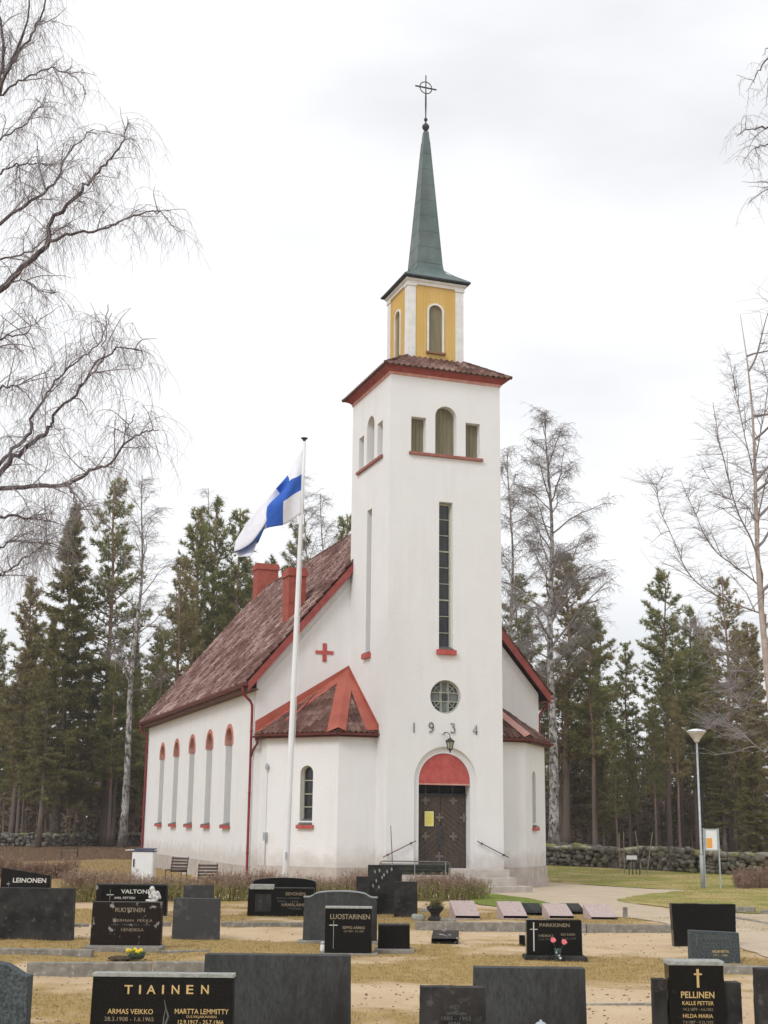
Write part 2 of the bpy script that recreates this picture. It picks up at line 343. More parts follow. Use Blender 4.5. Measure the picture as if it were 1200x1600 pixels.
path_m = material('packed_gravel', (.46,.37,.26), (.56,.46,.34), .95, 1.2, 8, .3,.7, bump=.4, bscale=30, c3=(.42,.34,.25), s3=26, lo3=.6, hi3=.75)
lawn_m = material('spring_lawn', (.34,.25,.085), (.47,.365,.165), .95, .7, 8, .35,.65, bump=.8, bscale=20, c3=(.235,.235,.05), s3=.55, lo3=.42, hi3=.56)
green_m = material('green_lawn', (.10,.17,.02), (.25,.26,.05), .95, 1.3, 8, .3,.7, bump=.8, bscale=20)
ochre_m = material('dry_lawn', (.23,.15,.055), (.34,.235,.09), .95, 2, 8, .3,.7, bump=.8, bscale=20)
patch('path', [(700,1392),(860,1380),(930,1384),(1010,1389),(1075,1391.5),(1066,1395),(1000,1400),(972,1408),(1000,1416),(1060,1422),(1130,1428),(1260,1436),(1260,1500),(1180,1490),(1060,1450),(960,1432),(880,1421),(760,1404),(640,1402)], path_m, .012)
patch('lawn', [(858,1352),(950,1356),(1060,1362),(1180,1366),(1300,1368),(1300,1424),(1130,1425),(1050,1419),(990,1414),(965,1408),(1000,1399),(1072,1392),(1000,1388),(930,1383),(868,1378)], lawn_m, .018, .2)
patch('green_lawn', [(762,1397),(800,1401),(850,1410),(886,1418),(850,1420),(790,1417),(740,1412),(735,1400)], green_m, .020, .08)
patch('dry_lawn', [(-150,1346),(0,1347),(100,1345),(170,1343),(228,1346),(245,1352),(300,1372),(340,1398),(250,1404),(110,1402),(-20,1405),(-160,1400)], ochre_m, .016, .3)

# ================================================================== CHURCH
OX, OY, TH, W = .1732, 42.1165, .3407, 3.932
A_, ZE, ZR, V0, V1 = 3.21, 6.57, 12.70, 3.932, 24.2
church = thing('church', 'white plastered church with square tower, yellow belfry, green spire and red tiled roof', 'church', (OX,OY,0), TH)
cT, sT = math.cos(TH), math.sin(TH)
def loc_ch(p): dx, dy = p.x-OX, p.y-OY; return Vector((cT*dx+sT*dy, -sT*dx+cT*dy, p.z))
CX = W/2
def arch_poly(c, half, z0, ztop, axis, fixed, n=16, flat=False):
    """outline in a vertical plane: axis 0 -> along u at v=fixed; 1 -> along v at u=fixed"""
    pts = [(c-half,z0),(c+half,z0)]
    if flat: pts += [(c+half,ztop),(c-half,ztop)]
    else:
        zs = ztop-half; pts += [(c+half*math.cos(math.pi*i/n), zs+half*math.sin(math.pi*i/n)) for i in range(n+1)]
    return [(a,fixed,z) if axis == 0 else (fixed,a,z) for a, z in pts]
def ring_poly(c, r0, r1, zs, zlow, axis, fixed, n=18):
    o = [(c+r1*math.cos(math.pi*i/n), zs+r1*math.sin(math.pi*i/n)) for i in range(n+1)]
    i_ = [(c+r0*math.cos(math.pi*i/n), zs+r0*math.sin(math.pi*i/n)) for i in range(n,-1,-1)]
    pts = [(c+r1,zlow)]+o+[(c-r1,zlow),(c-r0,zlow)]+i_+[(c+r0,zlow)]
    return [(a,fixed,z) if axis == 0 else (fixed,a,z) for a, z in pts]
def disc(cu, cz, r, n=32): return [(cu+r*math.cos(2*math.pi*i/n), 0, cz+r*math.sin(2*math.pi*i/n)) for i in range(n)]
# --- tower wall with real recesses
tw = MB().box(0,W,0,W,0,16.48).build('tower_wall', plaster, church)
openings = [(CX-.97,.26,13.88,15.08,True), (CX,.38,13.88,15.56,False), (CX+.97,.26,13.88,15.08,True)]
cut = MB()
for c, h, z0, z1, fl in openings:
    P = arch_poly(c,h,z0,z1,0,-.1,flat=fl); cut.prism(P,(0,.45,0))
cut.prism(arch_poly(CX,.24,7.42,12.28,0,-.1,flat=True),(0,.42,0))
cut.prism([(x,-.1,z) for x,_,z in disc(CX,5.93,.53)],(0,.32,0))
cut2 = MB()
for c, h, z0, z1, fl in openings: cut2.prism(arch_poly(c,h,z0,z1,1,-.1,flat=fl),(.45,0,0))
cut2.prism(arch_poly(CX,.24,7.42,12.28,1,-.1,flat=True),(.42,0,0))
cut3 = MB().prism(arch_poly(CX,1.06,.66,4.37,0,-.1,n=24),(0,.2,0)); cut4 = MB().prism(arch_poly(CX,.87,.66,4.17,0,.05,n=24),(0,.5,0))
carve(tw, [cut, cut2, cut3, cut4])
# --- belfry shutters (front and left faces), sills
for ax in (0,1):
    for c, h, z0, z1, fl in openings:
        w_ = MB().prism(arch_poly(c,h-.004,z0,z1-.004,ax,.26,flat=fl), (0,.06,0) if ax == 0 else (.06,0,0)).build('belfry_shutter', olive, church)
        fr = MB()
        for k in range(int(2*h/.13)):
            x = c-h+.13*(k+1)
            if x < c+h-.03:
                zt = z1-.03 if fl else z1-h+math.sqrt(max(0,h*h-(x-c)**2))-.02
                if ax == 0: fr.box(x-.012,x+.012,.245,.262,z0,zt)
                else: fr.box(.245,.262,x-.012,x+.012,z0,zt)
        fr.build('board_strip', olive, w_)
    sb = MB()
    if ax == 0: sb.box(CX-1.31,CX+1.31,-.09,-.003,13.775,13.87)
    else: sb.box(-.09,-.003,CX-1.31,CX+1.31,13.775,13.87)
    sb.build('belfry_sill', [belfry_sill_m], church, bevel=.008)
def ladder_window(ax, c, half, z0, z1, depth, bars, name='slit_window', fixed=0.0, big=()):
    """narrow window: dark pane, pale frame, cross bars"""
    def bx(mb, a0, a1, d0, d1, z0_, z1_):
        if ax == 0: mb.box(a0,a1,d0,d1,z0_,z1_)
        else: mb.box(d0,d1,a0,a1,z0_,z1_)
    g = MB(); bx(g, c-half+.004, c+half-.004, depth, depth+.03, z0, z1-.004); w_ = g.build(name, glass_m, church)
    f = MB(); bx(f, c-half+.002, c-half+.05, depth-.05, depth-.002, z0, z1-.004); bx(f, c+half-.05, c+half-.002, depth-.05, depth-.002, z0, z1-.004)
    bx(f, c-half+.05, c+half-.05, depth-.05, depth-.002, z0, z0+.05); bx(f, c-half+.05, c+half-.05, depth-.05, depth-.002, z1-.06, z1-.004)
    f.build('frame', frame_m, w_)
    b = MB()
    for i in range(1, bars):
        z = z0+(z1-z0)*i/bars; t = .022 if i in big else .011
        bx(b, c-half+.05, c+half-.05, depth-.04, depth-.004, z-t, z+t)
    b.build('glazing_bar', frame_m, w_)
    return w_
for ax in (0,1):
    w_ = ladder_window(ax, CX, .24, 7.46, 12.26, .24, 9, big=(3,6))
    s = MB(); s2 = MB()
    if ax == 0: s.box(CX-.33,CX+.33,-.12,.0-.002,7.26,7.42); s2.prism([(CX-.235,-.12,7.425),(CX-.235,.24,7.425),(CX-.235,.24,7.56),(CX-.235,-.12,7.44)],(.47,0,0))
    else: s.box(-.12,-.002,CX-.33,CX+.33,7.26,7.42); s2.prism([(-.12,CX-.235,7.425),(.24,CX-.235,7.425),(.24,CX-.235,7.56),(-.12,CX-.235,7.44)],(0,.47,0))
    s.build('sill', red_paint, w_, bevel=.006); s2.build('sill_flashing', grey_sheet, w_)
# --- round window
rw = MB().prism([(x,.16,z) for x,_,z in disc(CX,5.93,.525)],(0,.04,0)).build('round_window', lead_glass, church)
m = MB(); n = 36
def annulus(mb, cx, cz, r0, r1, y0, y1, n=36, mi=0):
    for i in range(n):
        a0, a1 = 2*math.pi*i/n, 2*math.pi*(i+1)/n
        P = [(cx+r*math.cos(a), y0, cz+r*math.sin(a)) for r, a in ((r0,a0),(r1,a0),(r1,a1),(r0,a1))]
        mb.prism(P, (0,y1-y0,0), mi)
def torus(mb, c, rad, r, plane='xz', n=32, k=6):
    c = Vector(c); vs = []
    for i in range(n):
        a = 2*math.pi*i/n
        d = Vector((math.cos(a),0,math.sin(a))) if plane == 'xz' else Vector((math.cos(a),math.sin(a),0)); e = Vector((0,1,0)) if plane == 'xz' else Vector((0,0,1))
        vs += [c+d*rad+r*(math.cos(2*math.pi*j/k)*d+math.sin(2*math.pi*j/k)*e) for j in range(k)]
    mb.add(vs, [(i*k+j, i*k+(j+1)%k, ((i+1)%n)*k+(j+1)%k, ((i+1)%n)*k+j) for i in range(n) for j in range(k)])
torus(m, (CX,.14,5.93), .505, .022)
m.build('frame', frame_m, rw, smooth=True)
b = MB()
for dx in (-.14,-.10,.10,.14): b.box(CX+dx-.009,CX+dx+.009,.125,.158,5.43,6.43)
for dz in (-.14,.14): b.box(CX-.5,CX+.5,.128,.155,5.93+dz-.011,5.93+dz+.011)
for sx in (-1,1):
    for sz in (-1,1):
        c0 = Vector((CX+sx*.14,.14,5.93+sz*.14)); e1 = Vector((CX+sx*.36,.14,5.93+sz*.36)); b.tube([c0,e1],.010,4)
        arc = [Vector((CX+sx*(.14+.20*math.cos(t)),.14,5.93+sz*(.14+.20*math.sin(t)))) for t in np.linspace(0,math.pi/2,7)]; b.tube(arc,.010,4)
b.build('tracery_bar', frame_m, rw)
MB().prism([(CX-.1,.118,5.84),(CX+.1,.118,5.84),(CX+.1,.118,6.02),(CX-.1,.118,6.02)],(0,.03,0)).build('centre_pane', glass_m, rw)
for sx in (-1,1):
    for sz in (-1,1):
        P = [(CX+sx*.15,.15,5.93+sz*.15)]+[(CX+sx*(.15+.30*math.cos(t)),.15,5.93+sz*(.15+.30*math.sin(t))) for t in np.linspace(0,math.pi/2,6)]
        MB().prism(P,(0,.006,0)).build('dark_pane', glass_m, rw)
# --- date numerals, single line strokes like wrought iron
def numeral(strokes, cx, cz, h=.30):
    mb = MB()
    for st in strokes: mb.tube([(cx+x*h, -.03, cz+(y-.5)*h) for x, y in st], .014, 6)
    for st in strokes[:1]: mb.tube([(cx+st[0][0]*h,-.03,cz+(st[0][1]-.5)*h),(cx+st[0][0]*h,.02,cz+(st[0][1]-.5)*h)], .012, 5)
    mb.build('date_numeral', iron, church)
arc_ = lambda cx, cy, rx, ry, a0, a1, n=14: [(cx+rx*math.cos(R(a0+(a1-a0)*i/n)), cy+ry*math.sin(R(a0+(a1-a0)*i/n))) for i in range(n+1)]
numeral([[(0,0),(0,1)]], .88, 4.93)
numeral([arc_(0,.72,.24,.27,0,360), [(.24,.72),(.23,.40),(.10,.12),(-.10,.01),(-.22,.06)]], 1.46, 4.95)
numeral([[(-.2,.95),(.20,.98),(.02,.60)]+arc_(0,.31,.25,.30,80,-150)], 2.19, 4.95)
numeral([[(.14,.0),(.14,1.0),(-.24,.26),(.28,.26)]], 2.96, 4.93)
# --- wall lantern over the door
ln = MB(); LU = CX+.02
ln.tube([(LU-.10,-.02,4.78),(LU-.10,-.10,4.80),(LU-.06,-.2,4.80),(LU,-.28,4.74),(LU,-.3,4.66)], .014, 6); ln.tube([(LU-.18,-.06,4.74),(LU-.13,-.1,4.72),(LU-.1,-.14,4.76),(LU-.13,-.16,4.8)], .010, 5)
ln.lathe([(.012,4.66),(.03,4.62),(.16,4.53),(.165,4.515),(.13,4.51)], (LU,-.3,0), 6)
for i in range(6):
    a = math.pi/3*i; ln.tube([(LU+.135*math.cos(a),-.3+.135*math.sin(a),4.52),(LU+.075*math.cos(a),-.3+.075*math.sin(a),4.28)], .010, 4)
ln.lathe([(.08,4.29),(.085,4.27),(.03,4.24),(.02,4.18),(.004,4.16)], (LU,-.3,0), 6)
wl = ln.build('wall_lantern', black_metal, church)
MB().lathe([(.05,4.30),(.105,4.50)], (LU,-.3,0), 6).build('lantern_glass', frame_m, wl)
# --- door
dr = thing('door', None, None); dr.parent = church
for k in ('label','category'):
    if k in dr: del dr[k]
MB().prism(arch_poly(CX,.866,3.24,4.165,0,.13,n=24),(0,.3,0)).build('lunette', red_paint, dr)
MB().box(CX-.864,CX+.864,.10,.42,3.19,3.236).build('lintel_edge', pink_paint, dr)
MB().box(CX-.86,CX+.86,.46,.5,2.93,3.188).build('transom_glass', material('dark_transom', (.006,.006,.007), None, .4, spec=.1), dr)
q = MB().box(CX-.86,CX+.86,.40,.455,2.87,2.925)
for x in (-.5,-.05,.4): q.box(CX+x-.02,CX+x+.02,.43,.458,2.926,3.188)
q.build('transom_frame', copper_edge, dr)
for s in (-1,1):
    x0, x1 = (CX-.86, CX-.004) if s < 0 else (CX+.004, CX+.86)
    lf = MB(); lf.box(x0,x1,.44,.5,.68,2.868)
    nb = 13
    for i in range(-10,26):      # slanting boards laid in a chevron
        z = .68+i*.17; P = []
        xa, xb = (x0+.01, x1-.01); za, zb = (z, z+.62) if s < 0 else (z+.62, z)
        if max(za,zb) < .72 or min(za,zb)+.15 > 2.84: continue
        c = [(xa,za),(xb,zb),(xb,zb+.15),(xa,za+.15)]
        c = clip = [(x,max(.70,min(2.85,zz))) for x, zz in c]
        if abs(c[0][1]-c[3][1]) < .01 and abs(c[1][1]-c[2][1]) < .01: continue
        lf.prism([(x,.428,zz) for x, zz in c],(0,.012,0))
    lf.build('door_leaf', door_m, dr)
orn = [(-.52,2.72),(.42,2.72),(-.05,2.20),(.78,2.2),(-.52,1.62),(.42,1.62),(-.05,1.02)]
for i, (x, z) in enumerate(orn):
    o_ = MB(); k = .13
    o_.box(CX+x-k,CX+x+k,.404,.426,z-.035,z+.035)
    o_.box(CX+x-.035,CX+x+.035,.406,.424,z-k,z+k if z < 2.7 else z+.1)
    o_.build('cross_ornament', orn_m, dr)
hd = MB().box(CX-.10,CX+.10,.412,.426,1.35,1.95); hd.box(CX-.03,CX+.03,.40,.41,1.05,1.35); hd.tube([(CX+.045,.41,1.55),(CX+.045,.33,1.57),(CX+.045,.33,1.78),(CX+.045,.41,1.80)],.014,6)
hd.build('handle', iron, dr)
# --- tower cornice, tiled skirt
def square_sweep(mb, prof, c=(CX,CX), mi=0):
    k = len(prof); vs = []
    for h, z in prof: vs += [(c[0]-h,c[1]-h,z),(c[0]+h,c[1]-h,z),(c[0]+h,c[1]+h,z),(c[0]-h,c[1]+h,z)]
    fs = [(i*4+j, i*4+(j+1)%4, (i+1)*4+(j+1)%4, (i+1)*4+j) for i in range(k-1) for j in range(4)]
    return mb.add(vs, fs, mi)
h0 = W/2
cn = MB(); square_sweep(cn, [(h0-.3,16.46),(h0+.03,16.46),(h0+.035,16.53),(h0+.05,16.545)], mi=1); square_sweep(cn, [(h0+.05,16.545),(h0+.06,16.57),(h0+.105,16.60),(h0+.11,16.62),(h0+.16,16.65),(h0+.19,16.655),(h0+.19,16.675),(h0+.235,16.68),(h0+.235,16.70),(h0-.3,16.72)])
cn.build('tower_cornice', [barge_m, pink_paint], church)
def tile_material(name, c1, c2, c3):
    m = bpy.data.materials.new(name); m.use_nodes = True; t = m.node_tree; b = t.nodes['Principled BSDF']; b.inputs['Roughness'].default_value = .75; b.inputs['Specular IOR Level'].default_value = .25
    at_ = t.nodes.new('ShaderNodeAttribute'); at_.attribute_name = 'tile'; co = t.nodes.new('ShaderNodeTexCoord')
    n = t.nodes.new('ShaderNodeTexNoise'); n.inputs['Scale'].default_value = 1.1; n.inputs['Detail'].default_value = 6; n.inputs['Roughness'].default_value = .5; t.links.new(co.outputs['Object'], n.inputs['Vector'])
    n2 = t.nodes.new('ShaderNodeTexNoise'); n2.inputs['Scale'].default_value = 14; n2.inputs['Detail'].default_value = 6; t.links.new(co.outputs['Object'], n2.inputs['Vector'])
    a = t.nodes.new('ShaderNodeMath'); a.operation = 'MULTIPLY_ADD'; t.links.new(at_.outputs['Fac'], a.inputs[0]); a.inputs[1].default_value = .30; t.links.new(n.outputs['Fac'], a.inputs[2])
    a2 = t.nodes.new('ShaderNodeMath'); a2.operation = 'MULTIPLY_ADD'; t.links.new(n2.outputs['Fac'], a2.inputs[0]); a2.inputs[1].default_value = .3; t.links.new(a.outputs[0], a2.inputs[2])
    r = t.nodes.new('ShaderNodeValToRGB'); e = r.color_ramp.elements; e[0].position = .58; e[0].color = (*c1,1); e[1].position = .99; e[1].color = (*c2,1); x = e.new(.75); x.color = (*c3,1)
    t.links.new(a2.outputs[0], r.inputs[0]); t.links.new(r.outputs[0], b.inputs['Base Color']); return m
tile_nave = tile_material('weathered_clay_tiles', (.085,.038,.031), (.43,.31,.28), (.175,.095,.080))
tile_small = tile_material('dark_clay_tiles', (.075,.032,.026), (.26,.17,.14), (.135,.065,.052))
def tiles(name, O, e, t, T, sL, sR, mat, parent, tw=.22, row=.36, amp=.022, lift=.03, sub=6):
    """rows of wavy clay tiles on a plane: O eave origin, e along the eave, t up the slope; sL(t), sR(t) limit each row"""
    O, e, t = Vector(O), Vector(e).normalized(), Vector(t).normalized(); n = e.cross(t).normalized()
    if n.z < 0: n = -n
    V = []; Fc = []; tr = []
    rows = int(math.ceil(T/row)); rr = random.Random(3)
    for k in range(rows):
        t0 = k*row; t1 = min(T, t0+row+.02); sA, sB = min(sL(t0),sL(t1)), max(sR(t0),sR(t1))
        ks = np.arange(math.floor(sA/tw)*sub, math.ceil(sB/tw)*sub+1); base = len(V); m_ = len(ks); rv = {}
        for (tt, off) in ((t0,-.012),(t0,lift),(t1,.004)):
            a, b_ = sL(tt), sR(tt)
            for kk in ks:
                s = min(max(kk*tw/sub, a), b_); ph = (s/tw) % 1.0
                wv = amp*math.cos(2*math.pi*ph)+amp*.35*math.cos(4*math.pi*ph)
                V.append(O+e*s+t*tt+n*(wv+off+.02))
        for r_ in (0,1):
            for j in range(m_-1):
                a = base+r_*m_+j
                if abs((V[a]-V[a+1]).length) < 1e-5 and abs((V[a+m_]-V[a+m_+1]).length) < 1e-5: continue
                ti = int(ks[j]//sub)
                if ti not in rv: rv[ti] = rr.random()
                Fc.append((a,a+1,a+m_+1,a+m_)); tr.append(rv[ti]*.7 if r_ else 1.0+.8*rv[ti])  # risers far paler: light on the row edges painted in, along with lichen
    me = bpy.data.meshes.new(name); me.from_pydata([tuple(v) for v in V], [], Fc); me.materials.append(mat)
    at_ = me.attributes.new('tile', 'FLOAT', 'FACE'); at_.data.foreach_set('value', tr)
    me.polygons.foreach_set('use_smooth', [True]*len(Fc)); me.update()
    me.set_sharp_from_angle(angle=R(50)) if hasattr(me, 'set_sharp_from_angle') else None
    return place(name, me, parent)
he, hl, ze, zl = h0+.30, 1.0, 16.715, 17.53
sk = MB(); square_sweep(sk, [(hl,ze-.02),(he-.03,ze-.02),(he-.03,ze+.0),(hl,zl-.02)]); skirt = sk.build('tower_roof', soffit_m, church)
sl_ = math.hypot(he-hl, zl-ze); up_ = (he-hl)/sl_
for (dx, dy) in ((0,-1),(-1,0),(1,0),(0,1)):
    e = Vector((-dy, dx, 0)); O = Vector((CX+dx*he, CX+dy*he, ze)); t = Vector((-dx*(he-hl), -dy*(he-hl), zl-ze))
    tiles('clay_tiles', O, e, t, sl_, lambda q: -he+q*up_, lambda q: he-q*up_, tile_small, skirt, tw=.2, row=.33, amp=.024, lift=.02)
for (sx, sy) in ((-1,-1),(1,-1),(-1,1),(1,1)):
    rc = MB(); P = [Vector((CX+sx*(he*(1-k)+hl*k), CX+sy*(he*(1-k)+hl*k), ze+(zl-ze)*k+.03)) for k in np.linspace(-.01,.98,7)]
    for a_, b_ in zip(P, P[1:]): rc.tube([a_, b_], [.06,.05], 8)
    rc.build('ridge_tile', tile_small, skirt, smooth=True)
# --- belfry lantern: yellow boards, white corners
LZ0, LZ1, LH = 17.40, 20.32, 1.0
bf = MB().box(CX-LH,CX+LH,CX-LH,CX+LH,LZ0,LZ1).build('belfry_wall', yellow, church)
c1 = MB().prism(arch_poly(CX,.25,17.80,19.50,0,CX-LH-.1),(0,.2,0)); c2 = MB().prism(arch_poly(CX,.25,17.80,19.50,1,CX-LH-.1),(.2,0,0)); carve(bf, [c1,c2])
st = MB()
for ax in (0,1):
    for k in range(13):
        x = CX-LH+.28+k*.12
        z0_ = 19.58 if abs(x-CX) < .34 else LZ0; f_ = CX-LH-.018
        segs_ = [(z0_, LZ1)] if z0_ == LZ0 else [(z0_,LZ1),(LZ0,17.70)]
        for za, zb in segs_:
            if ax == 0: st.box(x-.016,x+.016,f_,CX-LH-.001,za,zb)
            else: st.box(f_,CX-LH-.001,x-.016,x+.016,za,zb)
st.build('board_strip', yellow, bf)
pl = MB()
for (sx, sy) in ((-1,-1),(1,-1),(-1,1),(1,1)):
    cx_, cy_ = CX+sx*(LH-.11), CX+sy*(LH-.11); pl.box(cx_-.15,cx_+.15,cy_-.15,cy_+.15,LZ0,20.10)
    pl.box(cx_-.18,cx_+.18,cy_-.18,cy_+.18,20.103,20.20)
pl.build('corner_pilaster', white_wood, church, bevel=.008)
fz = MB(); square_sweep(fz, [(LH,20.17),(LH+.06,20.17),(LH+.06,20.26),(LH+.12,20.30),(LH+.12,20.36),(LH-.2,20.37)]); fz.build('belfry_frieze', white_wood, church)
for ax in (0,1):
    d_ = (0,.04,0) if ax == 0 else (.04,0,0)
    w_ = MB().prism(arch_poly(CX,.248,17.80,19.498,ax,CX-LH+.05),d_).build('belfry_window', olive, church)
    MB().prism(ring_poly(CX,.25,.315,19.25,17.78,ax,CX-LH-.045),(0,.04,0) if ax == 0 else (.04,0,0)).build('frame', white_wood, w_)
    s = MB(); s.box(CX-.36,CX+.36,CX-LH-.11,CX-LH-.002,17.71,17.778) if ax == 0 else s.box(CX-LH-.11,CX-LH-.002,CX-.36,CX+.36,17.71,17.778); s.build('sill', brown_sill, w_)
# --- spire
sp_ = MB(); EH = LH+.235
square_sweep(sp_, [(LH-.1,20.38),(EH-.02,20.385),(EH,20.40),(EH,20.445)], mi=1)
square_sweep(sp_, [(EH,20.445),(EH-.02,20.46),(.80,20.78),(.60,20.93),(.51,21.06),(.478,21.25),(.40,22.35),(.26,24.3),(.12,26.2),(.085,26.62),(.03,26.66)])
spire = sp_.build('spire', [copper, copper_edge], church)
rb = MB()
zz = np.linspace(21.3,26.3,9)
for k, z in enumerate(zz[:-1]):
    hh = .478+(z-21.25)*(.12-.478)/(26.2-21.25); square_sweep(rb, [(hh+.002,z),(hh+.010,z+.005),(hh+.002,z+.025)])
for (sx, sy) in ((-1,-1),(1,-1),(-1,1),(1,1)): rb.tube([(CX+sx*EH,CX+sy*EH,20.45),(CX+sx*.80,CX+sy*.80,20.785),(CX+sx*.51,CX+sy*.51,21.065),(CX+sx*.478,CX+sy*.478,21.25),(CX+sx*.12,CX+sy*.12,26.2)], .012, 5)
rb.build('seam', copper, spire)
fx = MB(); C0 = (CX,CX,0)
fx.lathe([(.03,26.64),(.08,26.70),(.125,26.78),(.135,26.83),(.125,26.88),(.07,26.95),(.025,26.99),(.03,27.05),(.065,27.10),(.065,27.15),(.03,27.19),(.022,27.25)], C0, 16)
fx.tube([(CX,CX,27.2),(CX,CX,27.7),(CX,CX,28.0),(CX,CX,28.3),(CX,CX,28.92)], [.022,.034,.034,.024,.022], 8)
fx.obox((CX,CX,28.42), (.42,0,0), (0,.018,0), (0,0,.022)); torus(fx, (CX,CX,28.42), .235, .020)
fx.build('ring_cross', iron, church, smooth=False)
# --- nave
UL, UR = -A_, W+A_
nv = MB().prism([(UL,V0,0),(UR,V0,0),(UR,V0,ZE),(CX,V0,ZR-.05),(UL,V0,ZE)],(0,V1-V0,0)).build('nave_wall', plaster, church)
NW = [7.6,10.8,14.0,17.2,20.4]
cc = MB()
for v in NW: cc.prism(arch_poly(v,.5,1.87,5.27,1,UL-.1),(.55,0,0))
carve(nv, [cc])
for v in NW:
    w_ = MB().prism(arch_poly(v,.496,1.95,5.266,1,UL+.36),(.03,0,0)).build('nave_window', glass_m, church)
    f = MB(); f.prism(ring_poly(v,.44,.497,4.77,1.95,1,UL+.30),(.055,0,0))
    for i in range(1,7): f.box(UL+.31,UL+.35,v-.44,v+.44,1.95+i*.45,1.97+i*.45)
    f.box(UL+.31,UL+.352,v-.012,v+.012,1.95,5.2); f.build('frame', frame_m, w_)
    MB().prism(ring_poly(v,.50,.62,4.77,4.66,1,UL-.03),(.028,0,0)).build('arch_hood', hood_m, w_)
    MB().prism(ring_poly(v,.478,.499,4.77,4.66,1,UL-.025),(.3,0,0)).build('painted_reveal', pink_paint, w_)
    MB().box(UL-.13,UL-.003,v-.56,v+.56,1.765,1.87).build('sill', red_paint, w_, bevel=.006)
    MB().prism([(UL-.14,v-.49,1.872),(UL+.3,v-.49,1.872),(UL+.3,v-.49,2.0),(UL-.14,v-.49,1.89)],(0,.98,0)).build('sill_flashing', grey_sheet, w_)
